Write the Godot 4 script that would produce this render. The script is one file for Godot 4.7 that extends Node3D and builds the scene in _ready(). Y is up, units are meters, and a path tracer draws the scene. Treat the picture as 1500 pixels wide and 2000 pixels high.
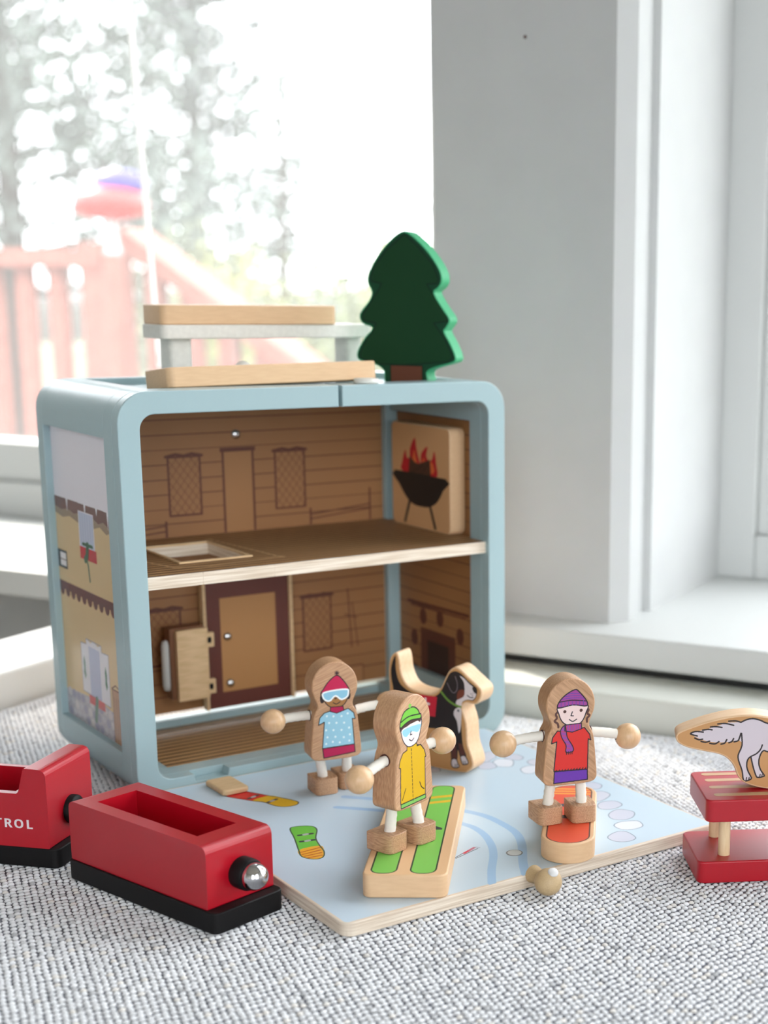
extends Node3D

# ---------------------------------------------------------------- room frame: s along the window wall, n outwards through it
const RO := Vector3(0.311, 0.0, -0.090)
const RA := Vector3(0.481, 0.0, 0.877)
const RB := Vector3(0.877, 0.0, -0.481)
const ROOM_TURN := -1.0690
const MM := 0.001
var M := {}
var crease := 0.62          # outline corners flatter than this cosine are shaded smooth
var taken := {}
var grain: FastNoiseLite
var rng := RandomNumberGenerator.new()

func rp(s: float, y: float, n: float) -> Vector3:
	return RO + RA * s + RB * n + Vector3(0, y, 0)

# ================================================================= drawing prints
class Cv:
	var im: Image
	var k: float
	var x0: float
	var y1: float
	var w: float
	var h: float
	func _init(x0_: float, y0_: float, x1_: float, y1_: float, k_: float, c: Color) -> void:
		x0 = x0_; y1 = y1_; w = x1_ - x0_; h = y1_ - y0_; k = k_
		im = Image.create(int(round(w * k)), int(round(h * k)), false, Image.FORMAT_RGB8)
		im.fill(c)
	func poly(pts: PackedVector2Array, c: Color) -> void:
		var q := PackedVector2Array()
		var lo := 1e9
		var hi := -1e9
		for p in pts:
			var v := Vector2((p.x - x0) * k, (y1 - p.y) * k)
			q.append(v); lo = minf(lo, v.y); hi = maxf(hi, v.y)
		var a := maxi(0, int(floor(lo)))
		var b := mini(im.get_height() - 1, int(ceil(hi)))
		for y in range(a, b + 1):
			var yy := y + 0.5
			var xs := PackedFloat32Array()
			for i in q.size():
				var p := q[i]
				var r := q[(i + 1) % q.size()]
				if (p.y <= yy) != (r.y <= yy):
					xs.append(p.x + (yy - p.y) / (r.y - p.y) * (r.x - p.x))
			xs.sort()
			for j in range(0, xs.size() - 1, 2):
				var xa := maxi(0, int(round(xs[j])))
				var xb := mini(im.get_width(), int(round(xs[j + 1])))
				if xb > xa:
					im.fill_rect(Rect2i(xa, y, xb - xa, 1), c)
	func disc(p: Vector2, r: float, c: Color, ry := -1.0) -> void:
		var q := PackedVector2Array()
		for i in 14:
			q.append(p + Vector2(cos(TAU * i / 14) * r, sin(TAU * i / 14) * (r if ry < 0 else ry)))
		poly(q, c)
	func line(pts: PackedVector2Array, wd: float, c: Color, closed := false) -> void:
		for i in (pts.size() if closed else pts.size() - 1):
			var p := pts[i]
			var r := pts[(i + 1) % pts.size()]
			if p.distance_to(r) < 1e-4:
				continue
			var u := (r - p).normalized()
			var v := Vector2(-u.y, u.x) * wd * 0.5
			poly(PackedVector2Array([p + v, r + v, r - v, p - v]), c)
			if wd * k > 2.5:
				disc(p, wd * 0.5, c); disc(r, wd * 0.5, c)
	func rect(xa: float, ya: float, xb: float, yb: float, c: Color) -> void:
		poly(PackedVector2Array([Vector2(xa, ya), Vector2(xb, ya), Vector2(xb, yb), Vector2(xa, yb)]), c)
	func tex() -> ImageTexture:
		return ImageTexture.create_from_image(im)

func V(a: Array) -> PackedVector2Array:
	var q := PackedVector2Array()
	for i in range(0, a.size(), 2):
		q.append(Vector2(a[i], a[i + 1]))
	return q

func smooth(p: PackedVector2Array, closed := true, n := 5) -> PackedVector2Array:
	var q := PackedVector2Array()
	var c := p.size()
	for i in (c if closed else c - 1):
		var a := p[(i - 1 + c) % c] if closed or i > 0 else p[0]
		var b := p[i]
		var d := p[(i + 1) % c]
		var e := p[(i + 2) % c] if closed or i + 2 < c else p[c - 1]
		for j in n:
			var t := float(j) / n
			q.append(0.5 * (2.0 * b + (d - a) * t + (2.0 * a - 5.0 * b + 4.0 * d - e) * t * t + (3.0 * b - a - 3.0 * d + e) * t * t * t))
	if not closed:
		q.append(p[c - 1])
	return q

func woodfill(c: Cv, lo: Color, hi: Color, ang: float, fx: float, fy: float) -> void:
	var ca := cos(ang)
	var sa := sin(ang)
	for y in c.im.get_height():
		for x in c.im.get_width():
			var u := x / c.k
			var v := y / c.k
			var g := grain.get_noise_2d((u * ca - v * sa) * fx, (u * sa + v * ca) * fy) * 0.5 + 0.5
			c.im.set_pixel(x, y, lo.lerp(hi, clampf(g * 1.5 - 0.25, 0, 1)))

# ================================================================= nodes
func numbered(called: String) -> String:
	if not taken.has(called):
		taken[called] = 0
		return called
	taken[called] += 1
	return "%s_%03d" % [called, taken[called]]

func thing(called: String, label: String, category: String, at := Vector3.ZERO, turn := 0.0, group := "") -> Node3D:
	var o := Node3D.new()
	o.name = numbered(called)
	add_child(o, true)
	o.position = at
	o.rotation.y = turn
	tag(o, label, category, group)
	return o

func tag(o: Node, label: String, category: String, group := "") -> void:
	o.set_meta("label", label)
	o.set_meta("category", category)
	if group != "":
		o.set_meta("group", group)

func put(called: String, mesh: Mesh, m: Material, parent: Node = null, at := Vector3.ZERO, rot := Vector3.ZERO) -> MeshInstance3D:
	var o := MeshInstance3D.new()
	o.mesh = mesh
	if m:
		o.material_override = m
	if parent == null:
		o.name = numbered(called)
		add_child(o, true)
	else:
		o.name = called
		parent.add_child(o, true)
	o.position = at
	o.rotation = rot
	return o

func struct_node(called: String, mesh: Mesh, m: Material, label := "", category := "") -> MeshInstance3D:
	var o := put(called, mesh, m)
	o.set_meta("kind", "structure")
	if label != "":
		tag(o, label, category)
	return o

# ================================================================= shapes
func quad(st: SurfaceTool, p: Array, n: Array, uv := []) -> void:
	var face: Vector3 = (p[1] - p[0]).cross(p[2] - p[0]) + (p[2] - p[0]).cross(p[3] - p[0])
	var order := [0, 1, 2, 0, 2, 3]
	if face.dot(n[0] + n[1] + n[2] + n[3]) > 0.0:
		order = [0, 2, 1, 0, 3, 2]
	for i in order:
		st.set_normal(n[i])
		if uv.size():
			st.set_uv(uv[i])
		st.add_vertex(p[i])

func miter(pts: PackedVector2Array) -> Array:
	var out := []
	var c := pts.size()
	for i in c:
		var d0 := (pts[i] - pts[(i - 1 + c) % c]).normalized()
		var d1 := (pts[(i + 1) % c] - pts[i]).normalized()
		var n0 := Vector2(d0.y, -d0.x)
		var n1 := Vector2(d1.y, -d1.x)
		var m := (n0 + n1) / maxf(1.0 + n0.dot(n1), 0.35)
		out.append([m, n0, n1, n0.dot(n1) > crease])
	return out

func ccw(pts: PackedVector2Array) -> PackedVector2Array:
	if Geometry2D.is_polygon_clockwise(pts):
		pts = pts.duplicate()
		pts.reverse()
	# is_polygon_clockwise assumes y up here
	var a := 0.0
	for i in pts.size():
		a += pts[i].cross(pts[(i + 1) % pts.size()])
	if a < 0:
		pts.reverse()
	return pts

# extruded outline in mm, front face at z = zf, thickness t, rounded edge bev. Gives [body, front cap]; the cap's uv spans the canvas cv
func slab(outline: PackedVector2Array, t: float, bev: float, cv: Cv = null, zf := 0.0, with_front := false) -> Array:
	var pts := ccw(outline)
	var mt := miter(pts)
	var c := pts.size()
	var st := SurfaceTool.new()
	st.begin(Mesh.PRIMITIVE_TRIANGLES)
	var rings := []
	var kk := 3 if bev > 0.0 else 0
	if bev > 0.0:
		for j in range(kk, -1, -1):
			var a := float(j) / kk * PI / 2
			rings.append([bev * (1 - cos(a)), zf - bev + bev * sin(a), a])
		for j in range(0, kk + 1):
			var a := float(j) / kk * PI / 2
			rings.append([bev * (1 - cos(a)), zf - t + bev - bev * sin(a), -a])
	else:
		rings = [[0.0, zf, 0.0], [0.0, zf - t, 0.0]]
	var at := func(i: int, r: Array) -> Vector3:
		var p: Vector2 = pts[i] - mt[i][0] * r[0]
		return Vector3(p.x, p.y, r[1]) * MM
	var nrm := func(i: int, side: int, r: Array) -> Vector3:
		var n: Vector2 = mt[i][0].normalized() if mt[i][3] else (mt[i][2] if side == 0 else mt[i][1])
		return Vector3(n.x * cos(r[2]), n.y * cos(r[2]), sin(r[2]))
	for i in c:
		var j := (i + 1) % c
		for q in rings.size() - 1:
			quad(st, [at.call(i, rings[q]), at.call(j, rings[q]), at.call(j, rings[q + 1]), at.call(i, rings[q + 1])], [nrm.call(i, 0, rings[q]), nrm.call(j, 1, rings[q]), nrm.call(j, 1, rings[q + 1]), nrm.call(i, 0, rings[q + 1])])
	var flat := PackedVector2Array()
	for i in c:
		flat.append(pts[i] - mt[i][0] * (bev if bev > 0 else 0.0))
	var tri := Geometry2D.triangulate_polygon(flat)
	for face in [-1, 1]:
		if face == 1 and not with_front:
			continue
		for i in range(0, tri.size(), 3):
			var v := [flat[tri[i]], flat[tri[i + 1]], flat[tri[i + 2]]]
			if ((v[1] - v[0]) as Vector2).cross(v[2] - v[0]) * face > 0:
				v = [v[0], v[2], v[1]]
			for p in v:
				st.set_normal(Vector3(0, 0, face))
				st.add_vertex(Vector3(p.x, p.y, zf if face == 1 else zf - t) * MM)
	var body := st.commit()
	if with_front:
		return [body, null]
	var sf := SurfaceTool.new()
	sf.begin(Mesh.PRIMITIVE_TRIANGLES)
	for i in range(0, tri.size(), 3):
		var v := [flat[tri[i]], flat[tri[i + 1]], flat[tri[i + 2]]]
		if ((v[1] - v[0]) as Vector2).cross(v[2] - v[0]) > 0:
			v = [v[0], v[2], v[1]]
		for p in v:
			sf.set_normal(Vector3(0, 0, 1))
			if cv:
				sf.set_uv(Vector2((p.x - cv.x0) / cv.w, (cv.y1 - p.y) / cv.h))
			sf.add_vertex(Vector3(p.x, p.y, zf) * MM)
	return [body, sf.commit()]

func rr(xa: float, ya: float, xb: float, yb: float, r: float, seg := 6) -> PackedVector2Array:
	var q := PackedVector2Array()
	var cs := [Vector2(xb - r, ya + r), Vector2(xb - r, yb - r), Vector2(xa + r, yb - r), Vector2(xa + r, ya + r)]
	for i in 4:
		for j in seg + 1:
			var a := -PI / 2 + PI / 2 * i + PI / 2 * j / seg
			q.append(cs[i] + Vector2(cos(a), sin(a)) * r)
	return q

func rbox(w: float, h: float, d: float, bev: float, r := -1.0) -> Mesh:   # mm, centred
	return slab(rr(-w / 2, -h / 2, w / 2, h / 2, bev + 0.4 if r < 0 else r, 3 if r < 0 else 6), d, bev, null, d / 2, true)[0]

func lathe(prof: PackedVector2Array, seg := 24) -> Mesh:    # (radius, height) in mm, from the bottom up
	var st := SurfaceTool.new()
	st.begin(Mesh.PRIMITIVE_TRIANGLES)
	var c := prof.size()
	for i in c - 1:
		var d := (prof[i + 1] - prof[i]).normalized()
		var na := Vector2(d.y, -d.x)
		var n0 := na
		var n1 := na
		if i > 0:
			var e := (prof[i] - prof[i - 1]).normalized()
			if Vector2(e.y, -e.x).dot(na) > 0.6: n0 = (na + Vector2(e.y, -e.x)).normalized()
		if i < c - 2:
			var e := (prof[i + 2] - prof[i + 1]).normalized()
			if Vector2(e.y, -e.x).dot(na) > 0.6: n1 = (na + Vector2(e.y, -e.x)).normalized()
		for j in seg:
			var a := TAU * j / seg
			var b := TAU * (j + 1) / seg
			var f := func(p: Vector2, g: float) -> Vector3: return Vector3(p.x * cos(g), p.y, p.x * sin(g)) * MM
			var g := func(p: Vector2, h: float) -> Vector3: return Vector3(p.x * cos(h), p.y, p.x * sin(h))
			quad(st, [f.call(prof[i], a), f.call(prof[i], b), f.call(prof[i + 1], b), f.call(prof[i + 1], a)], [g.call(n0, a), g.call(n0, b), g.call(n1, b), g.call(n1, a)])
	return st.commit()

func ballprof(r: float, cy: float, a0 := -90.0, a1 := 90.0, n := 14) -> PackedVector2Array:
	var q := PackedVector2Array()
	for i in n + 1:
		var a := deg_to_rad(lerpf(a0, a1, float(i) / n))
		q.append(Vector2(maxf(cos(a) * r, 0.0), cy + sin(a) * r))
	return q

func tube(path: Array, r0: float, r1: float, seg := 12, ribs := 0.0) -> Mesh:      # metres
	var st := SurfaceTool.new()
	st.begin(Mesh.PRIMITIVE_TRIANGLES)
	var rows := []
	var c := path.size()
	for i in c:
		var d: Vector3 = (path[mini(i + 1, c - 1)] - path[maxi(i - 1, 0)]).normalized()
		var up := Vector3.UP if absf(d.y) < 0.9 else Vector3.RIGHT
		var x := d.cross(up).normalized()
		var y := x.cross(d).normalized()
		var row := []
		for j in seg:
			var a := TAU * j / seg
			var r := lerpf(r0, r1, float(i) / (c - 1)) * (1.0 + ribs * sin(a * 3.0 + i * 1.3) + ribs * sin(-a * 3.0 + i * 1.3))
			row.append([path[i] + (x * cos(a) + y * sin(a)) * r, x * cos(a) + y * sin(a)])
		rows.append(row)
	for i in c - 1:
		for j in seg:
			var q := (j + 1) % seg
			quad(st, [rows[i][j][0], rows[i][q][0], rows[i + 1][q][0], rows[i + 1][j][0]], [rows[i][j][1], rows[i][q][1], rows[i + 1][q][1], rows[i + 1][j][1]])
	for e in [0, c - 1]:
		var d: Vector3 = (path[1] - path[0]).normalized() * -1.0 if e == 0 else (path[c - 1] - path[c - 2]).normalized()
		for j in seg:
			var q := (j + 1) % seg
			quad(st, [path[e], rows[e][j][0], rows[e][q][0], path[e]], [d, d, d, d])
	return st.commit()

func seg_path(a: Vector3, b: Vector3, n: int, sag := Vector3.ZERO) -> Array:
	var q := []
	for i in n + 1:
		var t := float(i) / n
		q.append(a.lerp(b, t) + sag * 4.0 * t * (1 - t))
	return q

func add_room_box(st: SurfaceTool, s0: float, s1: float, y0: float, y1: float, n0: float, n1: float, bev := 0.0) -> void:
	var w := (s1 - s0) * 1000.0
	var h := (y1 - y0) * 1000.0
	var d := (n1 - n0) * 1000.0
	var m := slab(rr(-w / 2, -h / 2, w / 2, h / 2, bev + 0.5, 3), d, bev, null, d / 2, true)[0] as Mesh
	st.append_from(m, 0, Transform3D(Basis(Vector3.UP, ROOM_TURN), rp((s0 + s1) / 2, (y0 + y1) / 2, (n0 + n1) / 2)))

func room_box(s0: float, s1: float, y0: float, y1: float, n0: float, n1: float, bev := 0.0) -> Mesh:
	var st := SurfaceTool.new()
	st.begin(Mesh.PRIMITIVE_TRIANGLES)
	add_room_box(st, s0, s1, y0, y1, n0, n1, bev)
	return st.commit()

func room_boxes(list: Array, bev := 0.0) -> Mesh:
	var st := SurfaceTool.new()
	st.begin(Mesh.PRIMITIVE_TRIANGLES)
	for b in list:
		add_room_box(st, b[0], b[1], b[2], b[3], b[4], b[5], bev)
	return st.commit()

# ================================================================= materials
func mat(c: Color, rough := 0.6, spec := 0.5) -> StandardMaterial3D:
	var m := StandardMaterial3D.new()
	m.albedo_color = c
	m.roughness = rough
	m.metallic_specular = spec
	return m

func noise_tex(lo: Color, hi: Color, freq := 0.02, oct := 4, seed_ := 1, size := 256) -> NoiseTexture2D:
	var n := FastNoiseLite.new()
	n.noise_type = FastNoiseLite.TYPE_SIMPLEX_SMOOTH
	n.frequency = freq
	n.fractal_octaves = oct
	n.seed = seed_
	var t := NoiseTexture2D.new()
	t.width = size
	t.height = size
	t.seamless = true
	t.noise = n
	var g := Gradient.new()
	g.offsets = PackedFloat32Array([0.2, 0.8])
	g.colors = PackedColorArray([lo, hi])
	t.color_ramp = g
	return t

func tri_mat(lo: Color, hi: Color, scale: Vector3, rough := 0.5, seed_ := 1, freq := 0.02) -> StandardMaterial3D:
	var m := mat(Color.WHITE, rough)
	m.albedo_texture = noise_tex(lo, hi, freq, 4, seed_)
	m.uv1_triplanar = true
	m.uv1_scale = scale
	return m

func print_mat(c: Cv, rough := 0.5) -> StandardMaterial3D:
	var m := mat(Color.WHITE, rough)
	m.albedo_texture = c.tex()
	m.texture_repeat = false
	return m

func make_materials() -> void:
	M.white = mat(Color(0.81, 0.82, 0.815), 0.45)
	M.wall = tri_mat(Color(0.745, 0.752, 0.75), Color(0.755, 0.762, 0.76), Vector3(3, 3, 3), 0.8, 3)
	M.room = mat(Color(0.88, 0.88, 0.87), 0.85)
	M.rim = mat(Color(0.84, 0.85, 0.82), 0.5)
	M.floor = tri_mat(Color(0.62, 0.54, 0.45), Color(0.72, 0.64, 0.54), Vector3(0.6, 4, 4), 0.5, 5)
	M.blue = tri_mat(Color(0.605, 0.705, 0.725), Color(0.64, 0.735, 0.752), Vector3(160, 160, 160), 0.27, 7, 0.2)
	M.teal = mat(Color(0.08, 0.30, 0.34), 0.6)
	M.plain_wood = tri_mat(Color(0.845, 0.70, 0.545), Color(0.87, 0.73, 0.575), Vector3(12, 90, 90), 0.5, 11)
	M.beech = tri_mat(Color(0.66, 0.495, 0.36), Color(0.78, 0.62, 0.475), Vector3(70, 14, 70), 0.42, 13, 0.05)
	M.foot = tri_mat(Color(0.63, 0.47, 0.35), Color(0.78, 0.63, 0.49), Vector3(120, 20, 120), 0.5, 17, 0.04)
	M.ball = tri_mat(Color(0.80, 0.655, 0.50), Color(0.85, 0.71, 0.56), Vector3(30, 80, 80), 0.32, 19)
	M.dogwood = tri_mat(Color(0.845, 0.70, 0.545), Color(0.875, 0.74, 0.595), Vector3(12, 60, 60), 0.5, 23)
	M.rope = tri_mat(Color(0.82, 0.80, 0.75), Color(0.97, 0.955, 0.93), Vector3(260, 260, 260), 0.95, 29, 0.08)
	M.red = tri_mat(Color(0.655, 0.01, 0.10), Color(0.685, 0.012, 0.115), Vector3(120, 120, 120), 0.36, 31, 0.2)
	M.red.clearcoat_enabled = true
	M.red.clearcoat = 0.2
	M.red.clearcoat_roughness = 0.3
	M.black = mat(Color(0.05, 0.045, 0.05), 0.55, 0.35)
	M.chrome = mat(Color(0.82, 0.82, 0.83), 0.12)
	M.chrome.metallic = 1.0
	M.silver = mat(Color(0.80, 0.80, 0.80), 0.5)
	M.silver.metallic = 0.1
	M.dowel = tri_mat(Color(0.83, 0.72, 0.56), Color(0.89, 0.79, 0.64), Vector3(90, 12, 90), 0.6, 37)
	M.ply = tri_mat(Color(0.80, 0.73, 0.64), Color(0.94, 0.90, 0.84), Vector3(1.5, 62, 1.5), 0.6, 41, 0.05)
	M.greenside = mat(Color(0.20, 0.62, 0.42), 0.45)
	M.board_ply = tri_mat(Color(0.78, 0.71, 0.63), Color(0.91, 0.865, 0.80), Vector3(1.5, 1.5, 62), 0.6, 41, 0.05)
	M.bench = tri_mat(Color(0.86, 0.85, 0.82), Color(0.89, 0.88, 0.85), Vector3(40, 40, 40), 0.5, 43)
	M.tan = mat(Color(0.74, 0.60, 0.45), 0.5)
	M.pale = tri_mat(Color(0.80, 0.68, 0.51), Color(0.86, 0.74, 0.58), Vector3(10, 60, 60), 0.6, 47)
	M.brown = mat(Color(0.27, 0.12, 0.085), 0.5)
	M.knob = tri_mat(Color(0.70, 0.60, 0.45), Color(0.76, 0.66, 0.51), Vector3(60, 60, 60), 0.5, 53, 0.1)
	M.wand = mat(Color(0.95, 0.95, 0.95), 0.4)
	M.wand.backlight_enabled = true
	M.wand.backlight = Color(1, 1, 1)
	M.glass = mat(Color(1, 1, 1, 0.02), 0.02)
	M.glass.transparency = BaseMaterial3D.TRANSPARENCY_ALPHA
	M.screen = mat(Color(0.92, 0.92, 0.92, 0.15), 0.9, 0.0)
	M.screen.transparency = BaseMaterial3D.TRANSPARENCY_ALPHA
	M.screen.backlight_enabled = true
	M.screen.backlight = Color(1, 1, 1)
	M.deck = tri_mat(Color(0.52, 0.30, 0.25), Color(0.60, 0.37, 0.31), Vector3(3, 3, 3), 0.8, 59)
	M.bark = mat(Color(0.22, 0.18, 0.15), 0.9)
	M.grass = tri_mat(Color(0.16, 0.20, 0.09), Color(0.30, 0.31, 0.16), Vector3(0.8, 0.8, 0.8), 0.9, 61)

# ================================================================= main
func _ready() -> void:
	rng.seed = 7
	grain = FastNoiseLite.new()
	grain.noise_type = FastNoiseLite.TYPE_SIMPLEX_SMOOTH
	grain.frequency = 1.0
	grain.fractal_octaves = 3
	grain.seed = 5
	# ---- camera: the frame is the left part of a wider picture, so the lens is shifted
	var f := 2944.59
	var near := 0.05
	var cam := Camera3D.new()
	cam.name = "camera"
	add_child(cam)
	cam.transform = Transform3D(Basis(Vector3(0.78764451, 0.01348851, 0.61598229), Vector3(0.1260698, 0.97507955, -0.18255485), Vector3(-0.60309413, 0.22144509, 0.76631556)), Vector3(-0.29416958, 0.28824054, 0.797676))
	var at := CameraAttributesPhysical.new()
	at.frustum_focal_length = 50.0
	at.exposure_aperture = 7.0
	at.frustum_focus_distance = 0.76
	at.frustum_near = near
	at.frustum_far = 200.0
	cam.attributes = at
	cam.projection = Camera3D.PROJECTION_FRUSTUM
	cam.keep_aspect = Camera3D.KEEP_HEIGHT
	cam.near = near
	cam.far = 200.0
	cam.size = 2000.0 / f * near
	cam.frustum_offset = Vector2((750.0 - 1182.07) / f * near, (1235.22 - 1000.0) / f * near)
	cam.current = true
	# ---- overcast sky, exposure
	var env := Environment.new()
	env.background_mode = Environment.BG_SKY
	var sky := Sky.new()
	var sm := ProceduralSkyMaterial.new()
	sm.sky_top_color = Color(0.97, 0.985, 1.0)
	sm.sky_horizon_color = Color(0.96, 0.98, 1.0)
	sm.ground_bottom_color = Color(0.42, 0.43, 0.40)
	sm.ground_horizon_color = Color(0.62, 0.64, 0.62)
	sm.sky_energy_multiplier = 3.6
	sm.ground_energy_multiplier = 2.0
	sky.sky_material = sm
	env.sky = sky
	env.tonemap_mode = Environment.TONE_MAPPER_LINEAR
	env.tonemap_exposure = 0.365
	env.sdfgi_enabled = true
	env.ssao_enabled = true
	env.ssil_enabled = true
	var we := WorldEnvironment.new()
	we.name = "environment"
	we.environment = env
	add_child(we)
	# ---- hazy sun from behind the toy house, through the left window
	var sun := DirectionalLight3D.new()
	sun.name = "sun"
	add_child(sun)
	var el := deg_to_rad(37.0)
	sun.transform = Transform3D(Basis.looking_at(Vector3(0.012 * cos(el), -sin(el), cos(el))), Vector3.ZERO)
	sun.light_color = Color(1.0, 0.97, 0.92)
	sun.light_energy = 8.0
	sun.light_angular_distance = 2.0
	sun.shadow_enabled = true
	make_materials()
	build_room()
	build_outdoors()
	build_cushion()
	build_house()
	build_roof_toys()
	build_board()
	build_blocks_and_figures()
	build_dogs()
	build_cars()
	build_table()

# ---------------------------------------------------------------- room
func build_room() -> void:
	var W0 := -1.75
	var W1 := 2.2
	struct_node("floor", room_box(W0 - 0.1, W1 + 0.1, -0.6, -0.5, -3.2, 0.3), M.floor, "warm wooden floor below the window seat", "floor")
	struct_node("ceiling", room_box(W0 - 0.1, W1 + 0.1, 1.95, 2.05, -3.2, 0.3), M.room, "white ceiling above the window seat", "ceiling")
	struct_node("wall_left", room_box(W0 - 0.1, W0, -0.5, 1.95, -3.2, 0.3), M.room, "plain wall at the left end of the room", "wall")
	struct_node("wall_right", room_boxes([[W1, W1 + 0.1, -0.5, 1.95, -1.2, 0.3], [W1, W1 + 0.1, -0.5, 1.95, -3.2, -2.3], [W1, W1 + 0.1, 1.6, 1.95, -2.3, -1.2]]), M.room, "plain wall at the right end of the room with an unseen opening added to let in side light", "wall")  # unseen opening added here to light the house front from the right
	struct_node("wall_behind", room_boxes([[W0, 1.0, -0.5, 1.95, -3.2, -3.05], [2.1, W1, -0.5, 1.95, -3.2, -3.05], [1.0, 2.1, 1.75, 1.95, -3.2, -3.05]]), M.room, "wall behind the camera around an unseen opening added for fill light", "wall")  # opening is added out of view, sized to bring fill light from behind
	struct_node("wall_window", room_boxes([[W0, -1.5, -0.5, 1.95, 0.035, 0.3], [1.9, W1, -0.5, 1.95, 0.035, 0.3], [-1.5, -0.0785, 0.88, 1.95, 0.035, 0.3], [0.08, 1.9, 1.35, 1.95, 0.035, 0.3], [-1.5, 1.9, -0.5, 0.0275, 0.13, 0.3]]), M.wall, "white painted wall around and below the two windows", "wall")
	# pier between the windows, with a chamfered bead and a groove on the right-hand corner
	var pts := PackedVector2Array()
	for q in [[-78.5, 300], [-78.5, 39], [-74.5, 35], [67.5, 35], [78, 48], [79.5, 62], [73, 63], [73, 88], [78.5, 89], [76.5, 300]]:
		pts.append(Vector2(q[0], -q[1]))
	crease = 0.97
	var pier := slab(pts, 1902.0, 0.0, null, 1950.0, true)[0] as Mesh
	crease = 0.62
	var o := put("wall_pier", pier, M.wall)
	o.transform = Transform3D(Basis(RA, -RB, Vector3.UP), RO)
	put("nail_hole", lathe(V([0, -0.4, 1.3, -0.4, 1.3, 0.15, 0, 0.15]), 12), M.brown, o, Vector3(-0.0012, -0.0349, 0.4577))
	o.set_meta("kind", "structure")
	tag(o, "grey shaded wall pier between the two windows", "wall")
	# one continuous stool in front of both windows, over a shadow gap
	struct_node("trim_1", room_box(-1.5, 1.9, 0.0275, 0.0505, 0.0, 0.3, 2.5), M.white, "long white window stool running behind the toy house", "window sill")
	# rim of the seat box
	struct_node("trim_2", room_boxes([[-0.295, 1.4, -0.12, 0.0212, -0.048, 0.012]], 3.0), M.rim, "pale rim of the seat box under the window stool", "seat trim")
	struct_node("trim_3", room_boxes([[-0.372, -0.295, -0.12, 0.0235, -1.4, 0.015]], 3.0), M.white, "white ledge at the left end of the cushion", "seat trim")
	struct_node("window_seat", room_box(-0.372, 1.4, -0.5, -0.075, -1.4, 0.0), M.white, "white base of the window seat", "window seat")
	# left window
	var w1 := Node3D.new()
	w1.name = "window_1"
	add_child(w1, true)
	w1.set_meta("kind", "structure")
	tag(w1, "large left window looking onto the deck and trees", "window")
	put("bottom_rail", room_boxes([[-1.5, -0.0785, 0.0505, 0.086, 0.232, 0.3]], 2.0), M.white, w1)
	put("sash", room_boxes([[-1.44, -0.0785, 0.086, 0.1262, 0.240, 0.285]], 2.5), M.white, w1)
	put("side_frame", room_boxes([[-1.5, -1.44, 0.086, 0.88, 0.235, 0.3]], 2.0), M.white, w1)
	put("top_rail", room_boxes([[-1.44, -0.0785, 0.84, 0.88, 0.235, 0.3]], 2.0), M.white, w1)
	put("pane", room_box(-1.44, -0.0785, 0.12, 0.845, 0.262, 0.2635), M.glass, w1)
	var scr := QuadMesh.new()
	scr.size = Vector2(1.36, 0.735)
	var sn_ := put("insect_screen", scr, M.screen, w1)
	sn_.transform = Transform3D(Basis(RA, Vector3.UP, -RB), rp(-0.76, 0.4875, 0.281))
	# right window
	var w2 := Node3D.new()
	w2.name = "window_2"
	add_child(w2, true)
	w2.set_meta("kind", "structure")
	tag(w2, "right window in a deep white reveal", "window")
	put("frame", room_boxes([[0.076, 0.109, 0.0505, 1.35, 0.25, 0.3], [0.109, 1.9, 0.0505, 0.088, 0.25, 0.3], [0.109, 1.9, 1.30, 1.35, 0.25, 0.3]], 2.0), M.white, w2)
	put("sash", room_boxes([[0.109, 0.135, 0.088, 1.30, 0.256, 0.29], [0.135, 1.9, 0.088, 0.115, 0.256, 0.29], [1.86, 1.9, 0.115, 1.30, 0.256, 0.29]], 2.0), M.white, w2)
	put("pane", room_box(0.13, 1.87, 0.11, 1.302, 0.272, 0.2735), M.glass, w2)
	# blind wand in the left window
	var wa := thing("blind_wand", "thin white blind wand hanging in front of the left window pane", "blind wand", rp(-0.4687, 0.2165, 0.205))
	put("rod", tube(seg_path(Vector3.ZERO, rp(-0.487, 0.63, 0.205) - rp(-0.4687, 0.2165, 0.205), 4), 0.0024, 0.0024, 10), M.wand, wa)
	put("tip", lathe(V([0, -6, 2.6, -5, 3.0, 0, 2.6, 6, 0, 7]), 12), M.wand, wa)

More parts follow.
